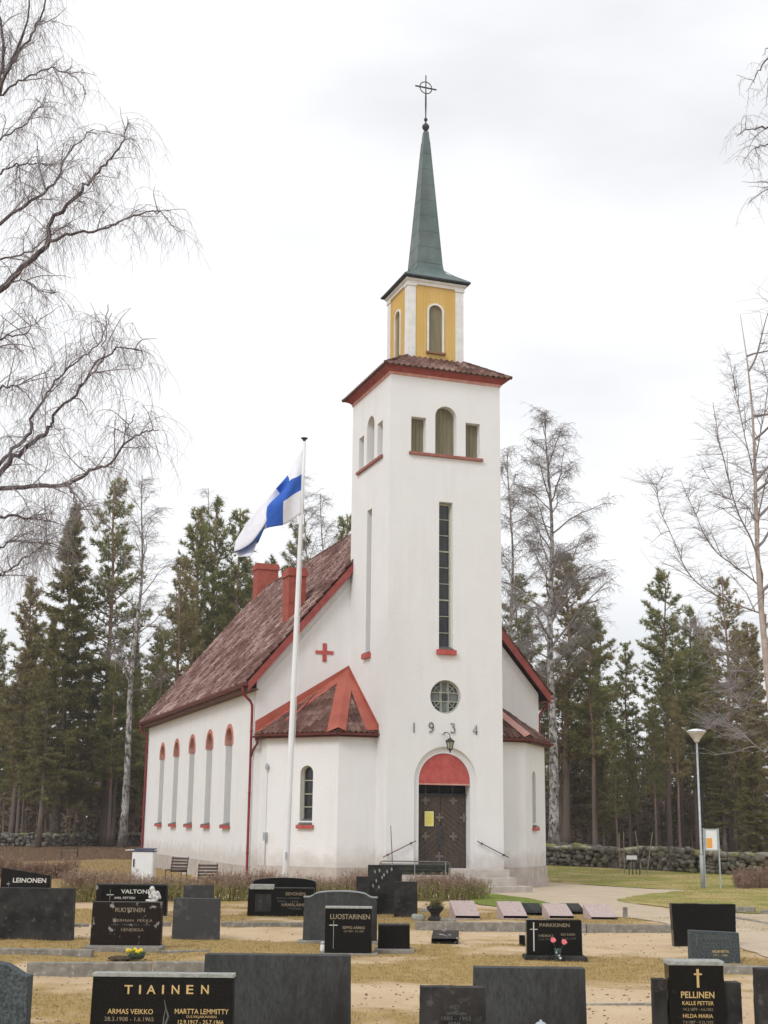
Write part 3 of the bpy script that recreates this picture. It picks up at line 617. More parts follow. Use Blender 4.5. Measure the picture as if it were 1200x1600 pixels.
# plinths
pm = MB(); pm.box(UL-.05,UR+.05,V0+.3,V1+.05,-.6,.60)
P1, P2, P3 = (-1.25,1.0), (-3.0,3.1), (-3.0,V0)
def annex_loop(off, mir):
    """outline of a stair annex, pushed outwards by off"""
    a = [Vector((0.0+.0,1.0-off,0)), Vector((-1.25-off*.45,1.0-off,0)), Vector((-3.0-off,3.1-off*.45,0)), Vector((-3.0-off,V0+.2,0)), Vector((.2,V0+.2,0)), Vector((.2,1.0-off,0))][1:]
    if mir: a = [Vector((W-p.x,p.y,0)) for p in a]
    return a
AE = 4.66
walls = []
for mir in (0,1):
    lp = annex_loop(0, mir); aw = MB().prism([(p.x,p.y,0) for p in lp],(0,0,AE+.02)).build('annex_wall', plaster, church)
    a_, b_ = lp[0], lp[1]; e = (b_-a_).normalized(); nrm = Vector((e.y,-e.x,0))
    if nrm.y > 0: nrm = -nrm
    c = a_+(b_-a_)*.43; hw = .24
    arc = [c-e*hw+Vector((0,0,2.05)), c+e*hw+Vector((0,0,2.05))]+[c+e*hw*math.cos(math.pi*i/14)+Vector((0,0,3.76-hw+hw*math.sin(math.pi*i/14))) for i in range(15)]
    carve(aw, [MB().prism([p+nrm*.1 for p in arc], -nrm*.4)])
    w_ = MB().prism([p-nrm*.22 for p in arc], -nrm*.03).build('annex_window', glass_m, church)
    fr = MB(); ctr = c+Vector((0,0,3.0))
    inn = [c-e*(hw-.045)+Vector((0,0,2.09)), c+e*(hw-.045)+Vector((0,0,2.09))]+[c+e*(hw-.045)*math.cos(math.pi*i/14)+Vector((0,0,3.76-hw+(hw-.045)*math.sin(math.pi*i/14))) for i in range(15)]
    nn = len(arc)
    for i in range(nn):
        j = (i+1)%nn; fr.prism([arc[i]-nrm*.16,arc[j]-nrm*.16,inn[j]-nrm*.16,inn[i]-nrm*.16], -nrm*.058)
    for z in (2.48,2.88,3.30): fr.obox(c-nrm*.19+Vector((0,0,z)), e*(hw-.04), nrm*.015, (0,0,.014))
    fr.build('frame', frame_m, w_)
    MB().obox(c+nrm*.055+Vector((0,0,1.87)), e*.31, nrm*.053, (0,0,.055)).build('sill', red_paint, w_, bevel=.005)
    MB().prism([c-e*.235+nrm*.11+Vector((0,0,1.93)), c-e*.235-nrm*.2+Vector((0,0,1.93)), c-e*.235-nrm*.2+Vector((0,0,2.12)), c-e*.235+nrm*.11+Vector((0,0,1.945))], e*.47).build('sill_flashing', grey_sheet, w_)
    lpp = annex_loop(.04, mir); MB().prism([(p.x,p.y,-.4) for p in lpp],(0,0,1.06)).build('plinth', plinth, church)
    # roof: three tiled slopes rising to the inner corner
    ap = Vector((0,V0,7.02)) if not mir else Vector((W,V0,7.02))
    OV = .22
    Q0 = Vector((-.01,1.0-OV,AE+.12)); Q1 = Vector((-1.25-OV*.45,1.0-OV,AE+.12)); Q2 = Vector((-3.0-OV,3.1-OV*.45,AE+.12)); Q3 = Vector((-3.0-OV,V0-.01,AE+.12))
    if mir: Q0, Q1, Q2, Q3 = [Vector((W-p.x,p.y,p.z)) for p in (Q0,Q1,Q2,Q3)]
    deck = MB()
    lowpts = [p-Vector((0,0,.14)) for p in (Q0,Q1,Q2,Q3)]; topc = ap-Vector((0,0,.05)); inner = Vector((ap.x,V0,AE-.02))
    up3 = [p-Vector((0,0,.03)) for p in (Q0,Q1,Q2,Q3)]
    deck.add(lowpts+up3+[topc,inner], [(0,1,5,4),(1,2,6,5),(2,3,7,6),(4,5,8),(5,6,8),(6,7,8),(0,9,1),(1,9,2),(2,9,3)])
    ar = deck.build('annex_roof', soffit_m, church)
    for a, b in ((Q0,Q1),(Q1,Q2),(Q2,Q3)):
        e_ = (b-a).normalized(); foot = a+e_*((ap-a).dot(e_)); T = (ap-foot).length; tt = (ap-foot).normalized(); sf = (foot-a).length*(1 if (foot-a).dot(e_) > 0 else -1); Lg = (b-a).length
        tiles('clay_tiles', a, e_, tt, T, (lambda q, sf=sf, T=T: sf*q/T), (lambda q, sf=sf, T=T, Lg=Lg: Lg+(sf-Lg)*q/T), tile_small, ar, tw=.19, row=.33, amp=.026)
    def band(A, B, wa, wb, side, mb, lift=.075, th=.02, upz=None):
        """flat sheet strip from A to B; side = unit vector pointing across it"""
        A, B, side = Vector(A), Vector(B), Vector(side); l = Vector((0,0,lift))
        mb.prism([A+l, B+l, B+l+side*wb, A+l+side*wa], (0,0,th))
    fm = flash_m if not mir else flash_old
    fl = MB(); sg = -1 if not mir else 1
    # along the tower wall, along the gable wall, over the hip
    def plane_side(A, B, other):
        d = (B-A).normalized(); s = (other-A)-d*(other-A).dot(d); return s.normalized()
    fl.prism([Q0+Vector((0,0,.09)), ap+Vector((0,0,.09)), ap+plane_side(Q0,ap,Q1)*.10+(Q1-ap).normalized()*.35+Vector((0,0,.07)), Q0+plane_side(Q0,ap,Q1)*.42+Vector((0,0,.06))], (0,0,.02))
    fl.prism([Q3+Vector((0,0,.10)), ap+Vector((0,0,.10)), ap+plane_side(Q2,ap,Q1)*.02+(Q1-ap).normalized()*.45+Vector((0,0,.08)), Q3+(Q2-Q3)*.8+plane_side(Q2,ap,Q1)*.42+Vector((0,0,.08))], (0,0,.02))
    sA, sB = plane_side(Q1,ap,Q0), plane_side(Q1,ap,Q2)
    if True:
        fl.prism([Q1+Vector((0,0,.13)), ap+Vector((0,0,.13)), ap+(Q1-ap).normalized()*.55+sA*.20+Vector((0,0,.09)), Q1+sA*.25+Vector((0,0,.07))], (0,0,.015))
        fl.prism([Q1+Vector((0,0,.13)), ap+Vector((0,0,.13)), ap+(Q1-ap).normalized()*.75+sB*.34+Vector((0,0,.09)), Q1+sB*.38+Vector((0,0,.07))], (0,0,.015))
    # upstands against the walls
    du = Vector((sg*-.0,0,0)); ux = -.02 if not mir else W+.0
    fl.prism([Vector((ap.x+sg*.004,Q0.y,Q0.z)), Vector((ap.x+sg*.004,V0,ap.z+.02)), Vector((ap.x+sg*.004,V0,ap.z+.22)), Vector((ap.x+sg*.004,Q0.y,Q0.z+.26))], (sg*.02,0,0))
    fl.prism([Vector((Q3.x,V0-.004,Q3.z)), Vector((ap.x,V0-.004,ap.z)), Vector((ap.x,V0-.004,ap.z+.22)), Vector((Q3.x,V0-.004,Q3.z+(.46 if not mir else .14)))], (0,-.02,0))
    fl.build('sheet_flashing', fm, ar)
    gt = MB(); g_ = [Q0,Q1,Q2,Q3]; cen = Vector((ap.x,V0,0))
    for a, b in zip(g_, g_[1:]):
        e_ = (b-a).normalized(); o_ = Vector((e_.y,-e_.x,0)); o_ = o_ if o_.dot(a-cen) > 0 else -o_
        a2, b2 = a+o_*.05-Vector((0,0,.03)), b+o_*.05-Vector((0,0,.03))
        prof = [(math.cos(R(x))*.065, math.sin(R(x))*.065) for x in range(180,361,30)]
        gt.prism([a2+o_*p+Vector((0,0,q_)) for p, q_ in prof], b2-a2)
        gt.prism([a-Vector((0,0,.15)), a-Vector((0,0,.05)), a-Vector((0,0,.05))-o_*.02, a-Vector((0,0,.15))-o_*.02], b-a)
    gt.build('gutter', gutter_m, ar)
pm.build('plinth', plinth, church)
MB().box(.6,W-.6,-.03,.5,0,.64).build('plinth', plinth, church)
MB().box(-.045,-.001,-.045,.98,-.3,.62).box(W+.001,W+.045,-.045,.98,-.3,.62).box(-.045,.6,-.045,-.001,-.3,.62).box(W-.6,W+.045,-.045,-.001,-.3,.62).build('plinth', plinth, church)
# --- nave roof
nr = MB(); sl = (ZR-ZE)/(CX-UL); OVE, OVG = .34, .28; vz = .24
for s in (-1,1):
    ue = CX+s*(CX-UL+OVE); zE = ZE-OVE*sl+vz
    nr.prism([(ue,V0-OVG,zE),(CX,V0-OVG,ZR+vz),(CX,V0-OVG,ZR+vz+.10),(ue,V0-OVG,zE+.10)],(0,V1-V0+2*OVG,0))
roof = nr.build('nave_roof', soffit_m, church)
T = math.hypot(CX-UL+OVE, sl*(CX-UL+OVE))
for s in (-1,1):
    ue = CX+s*(CX-UL+OVE+.03); zE = ZE-(OVE+.03)*sl+vz+.11
    O = (ue,V0-OVG-.03,zE)
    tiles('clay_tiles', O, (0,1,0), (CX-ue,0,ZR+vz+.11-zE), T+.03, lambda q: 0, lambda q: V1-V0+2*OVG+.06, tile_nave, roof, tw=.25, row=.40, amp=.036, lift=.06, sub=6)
rt_ = MB()
for k in range(52):
    v = V0-OVG+k*.4; rt_.tube([(CX,v,ZR+vz+.14),(CX,v+.42,ZR+vz+.15)], [.12,.105], 8)
rt_.build('ridge_tile', tile_nave, roof, smooth=True)
for v, d_ in ((V0-OVG-.035,.03),(V1+OVG+.005,.03)):
    bg_ = MB()
    for s in (-1,1):
        ue = CX+s*(CX-UL+OVE+.02); zE = ZE-(OVE+.02)*sl+vz
        bg_.prism([(ue,v,zE-.20),(CX,v,ZR+vz-.20),(CX,v,ZR+vz+.13),(ue,v,zE+.13)],(0,d_,0))
    bg_.build('barge_board', barge_m, roof)
md = MB()
for s in (-1,1):   # thin moulding strip on the gable plaster under the verge
    u0_, u1_ = CX+s*(CX-UL-.25), CX
    md.prism([(u0_,V0-.02,ZE-.28+.25*sl-.05),(u1_,V0-.02,ZR-.33),(u1_,V0-.02,ZR-.29),(u0_,V0-.02,ZE-.24+.25*sl-.05)],(0,.018,0))
md.build('gable_moulding', plaster, church)
# eave boards + gutters + downpipes
for s in (-1,1):
    uw = UL if s < 0 else UR; ue = uw+s*OVE
    zE = ZE-OVE*sl+vz
    ev = MB().box(min(uw,ue)+.002,max(uw,ue),V0-OVG+.001,V1+OVG,zE-.16,zE-.12); ev.box(min(ue-s*.03,ue),max(ue-s*.03,ue),V0-OVG+.001,V1+OVG,zE-.12,zE+.02)
    ev.build('eave_board', soffit_m, roof)
    g = MB(); prof = [(math.cos(R(x))*.075, math.sin(R(x))*.075) for x in range(180,361,30)]
    g.prism([(ue+s*.085+p, V0-OVG, zE+.03+q_) for p, q_ in prof],(0,V1-V0+2*OVG,0)); g.build('gutter', gutter_m, roof)
    for vv in (V0+.16, V1-.1):
        dp = MB(); dp.tube([(ue+s*.08,vv,zE-.02),(ue+s*.08,vv,zE-.18),(ue+s*.05,vv,zE-.28),(uw+s*.16,vv,zE-.50),(uw+s*.10,vv,zE-.62),(uw+s*.09,vv,zE-.8),(uw+s*.09,vv,.35),(uw+s*.13,vv-.03,.18),(uw+s*.2,vv-.05,.12)], .043, 10)
        for z in (1.0,2.9,4.9): dp.lathe([(.046,0),(.056,.005),(.056,.035),(.046,.04)],(uw+s*.09,vv,z),10)
        dp.build('downpipe', pipe_m, church, smooth=True)
bp = MB().tube([(-3.16,V0-.20,4.72),(-3.18,V0-.22,4.62),(-3.17,V0-.15,4.50),(-3.26,V0-.02,4.32),(-3.31,V0+.08,4.10)], .04, 8); bp.build('downpipe', gutter_m, church, smooth=True)
# --- chimneys
def chimney(u0,u1,v0,v1,z0,z1):
    c = MB().box(u0,u1,v0,v1,z0,z1-.30); c.box(u0-.05,u1+.05,v0-.05,v1+.05,z1-.30,z1-.10); c.box(u0-.02,u1+.02,v0-.02,v1+.02,z1-.10,z1)
    for z in np.arange(z0+.5,z1-.5,.75): c.box(u0-.008,u1+.008,v0-.008,v1+.008,z,z+.02)
    c.build('chimney', chim_m, roof)
def onV(px,py,v):
    r = ray(px,py); o = loc_ch(Vector((0,0,EYE))); d = Vector((cT*r.x+sT*r.y, -sT*r.x+cT*r.y, r.z)); t = (v-o.y)/d.y; return o+d*t
a = onV(450.5,887,6.2); b = onV(480.5,887,6.2); chimney(a.x+.04,b.x-.04,6.2,7.0,7.6,a.z+.02)
a = onV(401,880,23.1); b = onV(437,880,23.1); chimney(a.x+.05,b.x-.05,23.1,23.9,11.2,a.z+.02)
# --- red cross on the gable, wall boxes, handrails, steps
MB().box(-.95,-.81,V0-.03,V0-.002,7.32,7.95).box(-1.2,-.951,V0-.028,V0-.002,7.575,7.695).box(-.809,-.57,V0-.028,V0-.002,7.575,7.695).build('red_cross', red_paint, church)
wb = MB().box(-3.32,-3.16,V0-.06,V0-.001,1.55,1.95); wb = MB()
def on_annex(frac, z, out=.0):
    a_, b_ = Vector((-1.25,1.0,0)), Vector((-3.0,3.1,0)); e = (b_-a_).normalized(); nr_ = Vector((-e.y*-1,e.x*-1,0)); nr_ = Vector((e.y,-e.x,0)); nr_ = nr_ if nr_.y < 0 else -nr_
    return a_+(b_-a_)*frac+nr_*out+Vector((0,0,z))
bxm = MB(); p = on_annex(.975,1.55,.04); bxm.obox(p,(.07,.05,0),(.03,-.04,0),(0,0,.13)); bxm.tube([on_annex(.985,z,.02) for z in (.5,1.4)],.014,6)
bxm.build('junction_box', grey_metal, church)
bxm = MB(); bxm.lathe([(.05,-.1),(.06,-.02),(.05,.06),(.02,.09)], on_annex(.98,3.75,.07), 8); bxm.tube([on_annex(.985,z,.012) for z in (1.7,3.7)],.006,4); bxm.build('wall_lamp', grey_metal, church)
for s in (-1,1):
    hr = MB(); a_, b_ = Vector((CX+s*1.02,-.09,1.49)), Vector((CX+s*2.09,-.09,1.0)); hr.tube([a_,b_],.014,8)
    for k in (.15,.85): q = a_.lerp(b_,k); hr.lathe([(.03,-.03),(.035,0),(.03,.03)],q,8); hr.tube([q,q+Vector((0,.088,-.02))],.012,6)
    hr.build('handrail', soffit_m if s < 0 else iron, church, smooth=True)
sp2 = MB().box(.05,3.60,-1.15,-.05,-.2,.665); sp2.box(-.05,3.70,-1.45,-.047,-.2,.44); sp2.box(-.2,4.05,-1.8,-.044,-.2,.20)
sp2.build('steps', plinth, church, bevel=.012)
#--MORE--
# notice on the door (hangs there: a thing of its own)
def ch2w(u, v, z): return Vector((OX+cT*u-sT*v, OY+sT*u+cT*v, z))
t = thing('door_notice', 'yellow paper notice pinned to the left leaf of the dark church door', 'notice', ch2w(CX-.40,.395,1.93), TH)
MB().box(-.15,.15,-.004,.004,0,.45).build('paper', pale_yellow, t); MB().box(-.125,.125,-.009,-.005,.03,.42).build('printed_field', yellow_paper, t)
lk = MB()
for i in range(9): lk.box(-.10,.10-.02*(i%3),-.0115,-.0095,.375-.038*i,.381-.038*i)
lk.build('text_line', material('brown_ink', (.45,.38,.12)), t)

# ================================================================== TREES
needle = [material('pine_needles', (.16,.17,.055), (.38,.37,.15), .8, 1.2, 4, .35,.65),
          material('old_pine_needles', (.22,.18,.075), (.44,.36,.175), .8, 1.2, 4, .35,.65),
          material('spruce_needles', (.15,.14,.052), (.33,.29,.12), .8, 1.0, 4, .35,.65)]
for m_ in needle: translucent(m_, .5)
bark_pine = material('pine_bark', (.20,.12,.08), (.34,.205,.135), .9, 6, 5, bump=.5, bscale=14)
twotone_z(bark_pine, 4.5, 8, (.15,.115,.095), 1.0, ns=1.5, spread=.12)
bark_spruce = material('spruce_bark', (.11,.085,.07), (.19,.15,.12), .9, 6, 5, bump=.5, bscale=14)
bark_birch = material('birch_bark', (.20,.18,.165), (.46,.43,.40), .85, 4, 8, .4,.6, bump=.3, bscale=14, c3=(.07,.06,.055), s3=6, lo3=.50, hi3=.58, stretch=(1,1,.6))
twotone_z(bark_birch, .3, 2.2, (.13,.115,.10), .8, ns=3)
bark_pink = material('young_birch_bark', (.34,.27,.23), (.50,.43,.38), .8, 5, 5, c3=(.12,.08,.07), s3=5, lo3=.6, hi3=.68)
twig_m = material('birch_twigs', (.25,.225,.235), (.40,.36,.38), .8, 3)
twig_far = material('grey_twigs', (.19,.165,.155), (.34,.30,.28), .8, 3)
limb_m = material('dark_birch_limb', (.055,.043,.045), (.13,.105,.105), .85, 5, 5, bump=.3)
dead_m = material('dead_branches', (.16,.13,.105), (.26,.215,.18), .9, 3)
def U(): return rng.uniform(0,1)
def path3(p0, d, ln, n, wob, grav=0.0, seed=None):
    """a wandering branch path"""
    P = [np.array(p0,float)]; d = np.array(d,float); d /= np.linalg.norm(d)
    for i in range(n):
        d = d+rng.normal(0,wob,3)+np.array([0,0,grav]); d /= np.linalg.norm(d); P.append(P[-1]+d*ln/n)
    return np.array(P)
class Segs:
    def __init__(s): s.a=[]; s.b=[]; s.r=[]; s.q=[]
    def path(s, P, r0, r1):
        n = len(P)-1
        for i in range(n):
            s.a.append(P[i]); s.b.append(P[i+1]); s.r.append(r0+(r1-r0)*i/n); s.q.append(r0+(r1-r0)*(i+1)/n)
    def mesh(s, name, mat, n=3):
        V, Fq = segs_mesh(s.a, s.b, s.r, s.q, n); return npmesh(name, V, Fq, [mat], smooth=n > 3)
def trunk_mesh(name, P, r0, r1, mat, n=9, flare=1.35):
    k = len(P); rad = [ (r0+(r1-r0)*(i/(k-1))**.9)*(flare if i == 0 else 1) for i in range(k)]
    mb = MB().tube([Vector(p) for p in P], rad, n); return mb.mesh(name, mat, smooth=True)
def pine_meshes(H=18., c0=.42, wid=2.3, dens=1.0, mat=0, top=.35):
    lean = rng.normal(0,.012,2); k = 14
    TP = np.array([[lean[0]*H*(i/k)+.10*math.sin(i*.9+H)*(i/k), lean[1]*H*(i/k)+.08*math.cos(i*.7)*(i/k), H*i/k] for i in range(k+1)])
    tm = trunk_mesh('trunk', TP, H*.0105, .03, bark_pine)
    at_h = lambda h: np.array([np.interp(h, TP[:,2], TP[:,i]) for i in range(3)])
    S_ = Segs(); C = []; D = []
    h = H*c0
    while h < H-.15:
        f = (h-H*c0)/(H*(1-c0)); prof = min(1, .55+f*2.2)*(1-f)**.62
        for b in range(rng.integers(3,6)):
            if U() < .10: continue
            az = U()*2*math.pi; el = R(rng.uniform(-8,22)+45*f); ln = (wid*prof+top)*rng.uniform(.55,1.18)
            d = np.array([math.cos(az)*math.cos(el), math.sin(az)*math.cos(el), math.sin(el)]); P = path3(at_h(h), d, ln, 5, .10, .05)
            S_.path(P, .012+.016*ln, .008)
            m_ = max(3, int(ln*7.2*dens))
            for j in range(m_):
                t = .25+.75*(j+U())/m_; q = np.array([np.interp(t*5, range(6), P[:,i]) for i in range(3)])
                sd_ = np.cross(d,[0,0,1]); off = sd_*rng.normal(0,.30*ln*(1.1-t)+.08)+np.array([0,0,rng.uniform(-.06,.14)]); e = q+off+d*.05
                if U() < .5: S_.path(np.array([q,e]), .008, .005)
                C.append(e); D.append(d*.5+off*.6+np.array([0,0,.45]))
                if U() < .7: C.append(e-off*.4+rng.normal(0,.07,3)); D.append(d*.4+np.array([0,0,.5]))
        h += rng.uniform(.30,.62)/dens**.5
    C.append(at_h(H)); D.append(np.array([0,0,1.]))
    for b in range(rng.integers(6,12)):     # dead stubs under the crown
        hh = H*rng.uniform(.15,c0); az = U()*6.28; S_.path(path3(at_h(hh), [math.cos(az),math.sin(az),rng.uniform(-.3,.25)], rng.uniform(.5,1.7), 3, .2), .016, .005)
    V1_, F1 = tufts(np.array(C), np.array(D), 12, .27, .048); V2_, F2 = segs_mesh(S_.a, S_.b, S_.r, S_.q, 3)
    F2t = np.concatenate([F2[:,[0,1,2]], F2[:,[0,2,3]]])+len(V1_)
    return tm, npmesh('crown', np.concatenate([V1_,V2_]), np.concatenate([F1,F2t]), [needle[mat], dead_m], np.concatenate([np.zeros(len(F1)), np.ones(len(F2t))]))
def spruce_meshes(H=19., c0=.12, wid=2.6, sparse=1.0):
    k = 8; TP = np.array([[.05*math.sin(i), .05*math.cos(i*1.3), H*i/k] for i in range(k+1)]); tm = trunk_mesh('trunk', TP, H*.0115, .02, bark_spruce)
    S_ = Segs(); C = []; D = []; h = H*c0
    while h < H-.1:
        f = (h-H*c0)/(H*(1-c0)); L0 = wid*(1-f)**.80*min(1,.65+f*3)+.12
        for b in range(int(rng.integers(4,8))):
            if U() < .14*sparse: continue
            az = U()*6.28; ln = L0*rng.uniform(.55,1.15); el = R(-24+60*f+rng.uniform(-8,8)); d = np.array([math.cos(az)*math.cos(el), math.sin(az)*math.cos(el), math.sin(el)])
            P = path3([0,0,h], d, ln, 4, .05, .07); S_.path(P, .010+.011*ln, .006); m_ = max(2, int(ln*6.5))
            for j in range(m_):
                t = .22+.78*(j+U())/m_; q = np.array([np.interp(t*4, range(5), P[:,i]) for i in range(3)]); sd_ = np.cross(d,[0,0,1])
                for s_ in (-1,1):
                    e = q+sd_*s_*rng.uniform(.03,.26)*(1.2-t)*min(1.5,ln); C.append(e+np.array([0,0,-.06])); D.append(d*.55+sd_*s_*.5+np.array([0,0,-.5]))
        h += rng.uniform(.16,.32)*(1 if f < .8 else .7)
    C.append(np.array([0,0,H])); D.append(np.array([0,0,1.]))
    V1_, F1 = tufts(np.array(C), np.array(D), 9, .27, .065, .6); V2_, F2 = segs_mesh(S_.a, S_.b, S_.r, S_.q, 3)
    F2t = np.concatenate([F2[:,[0,1,2]], F2[:,[0,2,3]]])+len(V1_)
    return tm, npmesh('crown', np.concatenate([V1_,V2_]), np.concatenate([F1,F2t]), [needle[2], bark_spruce], np.concatenate([np.zeros(len(F1)), np.ones(len(F2t))]))
def birch_meshes(H=20., r0=.24, wid=3.8, c0=.32, weep=.8, nb=34, bark=None, lean=(0,0), dens=1.0, tw=.010, up=55, wob=.4):
    k = 16; TP = np.array([[lean[0]*H*(i/k)**1.2+wob*.5*math.sin(i*.7)*(i/k), lean[1]*H*(i/k)+.15*math.cos(i*.6), H*i/k] for i in range(k+1)])
    tm = trunk_mesh('trunk', TP, r0, .02, bark or bark_birch)
    at_h = lambda h: np.array([np.interp(h, TP[:,2], TP[:,i]) for i in range(3)])
    S_ = Segs()
    def twigs(P, n, ln):
        for j in range(n):
            t = .25+.75*U(); m_ = len(P)-1; q = np.array([np.interp(t*m_, range(m_+1), P[:,i]) for i in range(3)])
            az = U()*6.28; d = np.array([math.cos(az),math.sin(az),rng.uniform(-.1,.8)]); l = ln*rng.uniform(.5,1.3)
            T_ = path3(q, d, l, 4, .12, -.42*weep+.05); S_.path(T_, tw, tw*.55)
            for _ in range(2):
                t2 = rng.integers(1,4); S_.path(path3(T_[t2], [rng.normal(0,1),rng.normal(0,1),-weep], l*.5, 2, .15, -.2*weep), tw*.7, tw*.45)
    for b in range(nb):
        f = (b+U())/nb; h = H*(c0+(1-c0)*f*.96); az = b*2.4+rng.uniform(-.5,.5); el = R(rng.uniform(up-20,up+8)*(.75+.4*f)); ln = (wid*(1-f)**.65*min(1,.6+f*2)+.5)*rng.uniform(.7,1.2)/math.cos(el*.7)
        d = np.array([math.cos(az)*math.cos(el), math.sin(az)*math.cos(el), math.sin(el)]); P = path3(at_h(h), d, ln, 7, .13, -.02*weep)
        S_.path(P, .010+.014*ln*r0/.24*.8, tw*1.2)
        for s_ in range(int(ln*2.3*dens)+2):
            t = .2+.78*U(); q = np.array([np.interp(t*7, range(8), P[:,i]) for i in range(3)]); az2 = az+rng.choice([-1,1])*rng.uniform(.3,1.1); l2 = ln*rng.uniform(.22,.5)*(1.2-t)+.3
            P2 = path3(q, [math.cos(az2),math.sin(az2),rng.uniform(.1,1.1)], l2, 4, .15, -.06*weep); S_.path(P2, .006+.006*l2, tw); twigs(P2, int(5*dens), .75)
        twigs(P, int(6*dens), .8)
    return tm, S_.mesh('crown', twig_far)
def tree(name, label, meshes, x, y, s=1., rz=0., group=None, sx=None, cat='tree', z=None):
    t = thing(name, label, cat, (x,y,float(hgt(x,y))-.05 if z is None else z), rz, group); t.scale = (sx or s, sx or s, s)
    place('trunk', meshes[0], t); place('crown', meshes[1], t); return t
PI = [pine_meshes(18,.40,2.2,1.0,0), pine_meshes(18,.48,2.0,.9,1), pine_meshes(18,.36,2.5,1.1,0,.45), pine_meshes(18,.52,2.4,.85,0,.5), pine_meshes(18,.30,2.3,1.15,1), pine_meshes(18,.44,1.7,1.0,0)]
SP_ = [spruce_meshes(19,.14,2.7), spruce_meshes(19,.22,2.1,1.8), spruce_meshes(19,.08,3.0)]
def height_for(px, ytop, D): return at(px, ytop, D).z
def put(kind, px, ytop, D, label, sw=1.0, group=None, rz=None, base_px=None):
    ms, H0, nm = {'p':(PI,18.,'pine_tree'), 's':(SP_,19.,'spruce_tree')}[kind[0]]
    bx = at(base_px or px, 1300, D).x; zg = float(hgt(bx, D)); H = height_for(px, ytop, D)-zg; s = H/H0
    return tree(nm, label, ms[int(kind[1])], bx, D, s, U()*6.28 if rz is None else rz, group, sx=s*sw)
put('s0', 86, 786, 84, 'broad dark spruce on the left, its pointed top just right of the weeping birch limbs', 1.15)
put('p2', 178, 757, 86, 'tall pine with a bare orange trunk between the broad spruce and the leaning white birch', 1.0, base_px=162)
put('s1', 62, 960, 79, 'spruce with a bare dark trunk in front of the stone wall at the far left', 1.0)
put('p4', 18, 905, 90, 'olive pine crown at the left edge of the forest behind the weeping birch', 1.1)
put('p0', 290, 803, 92, 'leftmost of the four pine tops above the left end of the church roof', 1.0)
put('p3', 318, 792, 95, 'second pine top from the left above the nave roof, thin crowned', 1.0)
put('p5', 354, 796, 93, 'pine with a narrow upright top just left of the flag end', 1.1)
put('p1', 262, 872, 88, 'low green pine beside the far corner of the nave', 1.1)
put('p0', 452, 828, 98, 'bushy pine showing through just under the flag', 1.0)
put('p3', 405, 880, 96, 'pine behind the rear chimney', 1.0)
put('p5', 528, 806, 96, 'thin pine top touching the left side of the tower', 1.1)
put('p1', 497, 870, 98, 'low pine between flagpole and tower behind the roof ridge', 1.0)
put('p4', 884, 872, 82, 'broad dark pine right behind the tall birch on the right of the church', 1.45)
put('p2', 822, 905, 84, 'dark pine whose crown meets the right side of the tower', 1.2)
put('p0', 930, 955, 80, 'dense pine to the right of the tall birch trunk', 1.2)
put('p2', 1046, 898, 86, 'conical pine with the highest top between the tall birch and the right edge', 1.05)
put('p5', 1090, 948, 88, 'slim pine leaning on the highest conical pine', 1.0)
put('p1', 1146, 903, 82, 'pine with a tufted top near the right edge, beyond the pale birch', 1.1)
put('p4', 1190, 975, 80, 'olive pine behind the pale birch trunk at the right edge', 1.15)
put('p0', 985, 1010, 90, 'lower pine in the gap between the tall birch and the conical pine', 1.0)
put('s2', 1180, 1120, 66, 'low dark spruce with branches to the ground behind the street lamp at right', 1.0)
put('p3', 1115, 1000, 92, 'lower pine below the slim leaning one', 1.0)
def filler(n, px0, px1, y0, y1, D0, D1, grp, lab, kinds):
    for i in range(n):
        px = rng.uniform(px0, px1); put(kinds[rng.integers(len(kinds))], px, rng.uniform(y0,y1), rng.uniform(D0,D1), lab, rng.uniform(.85,1.25), grp)
filler(40, -60, 250, 980, 1180, 82, 115, 'conifers of the forest left of the church', 'conifer in the dense forest behind the stone wall left of the church', ['p0','p1','p2','p3','p4','p5','s0','s1','s1'])
filler(14, 215, 560, 880, 1010, 90, 115, 'conifers behind the church roof', 'conifer in the dense forest behind the church roof', ['p0','p1','p3','p5','p2'])
filler(44, 790, 1260, 1080, 1190, 74, 110, 'conifers of the forest right of the church', 'conifer in the dense forest behind the stone wall right of the church', ['p0','p1','p2','p3','p4','p5','s1','s1'])
filler(12, 790, 1260, 970, 1060, 84, 110, 'conifers of the forest right of the church', 'conifer in the dense forest behind the stone wall right of the church', ['p0','p1','p2','p3','p5'])
filler(12, 1265, 1700, 960, 1150, 76, 110, 'conifers of the forest right of the church', 'conifer in the dense forest behind the stone wall right of the church', ['p0','p1','p2','p4','s1'])
filler(10, -480, -70, 900, 1100, 84, 115, 'conifers of the forest left of the church', 'conifer in the dense forest behind the stone wall left of the church', ['p0','p1','p2','p4','s1'])
# far-off wood that reads as one mass between the trunks
S_ = Segs(); C = []; D = []
for i in range(1300):
    y = rng.uniform(90,150); x = rng.uniform(-.40,.40)*y; z = float(hgt(x,y)); h = rng.uniform(3,8)
    S_.path(np.array([[x,y,z-.1],[x+rng.normal(0,.15),y,z+h]]), rng.uniform(.05,.13), .03)
    for j in range(26):
        q = np.array([x+rng.normal(0,.9),y+rng.normal(0,.5),z+h*rng.uniform(.05,1.0)]); C.append(q); D.append(rng.normal(0,1,3)*[1.4,1,.5])
        if j % 4 == 0: S_.path(np.array([[x,y,q[2]-.1],q]), .018, .008)
V1_, F1 = tufts(np.array(C), np.array(D), 7, .55, .12, 1.0); V2_, F2 = segs_mesh(S_.a, S_.b, S_.r, S_.q, 3); F2t = np.concatenate([F2[:,[0,1,2]], F2[:,[0,2,3]]])+len(V1_)
under_m = material('forest_undergrowth', (.12,.105,.055), (.26,.19,.13), .9, .22, 4, .4,.6)
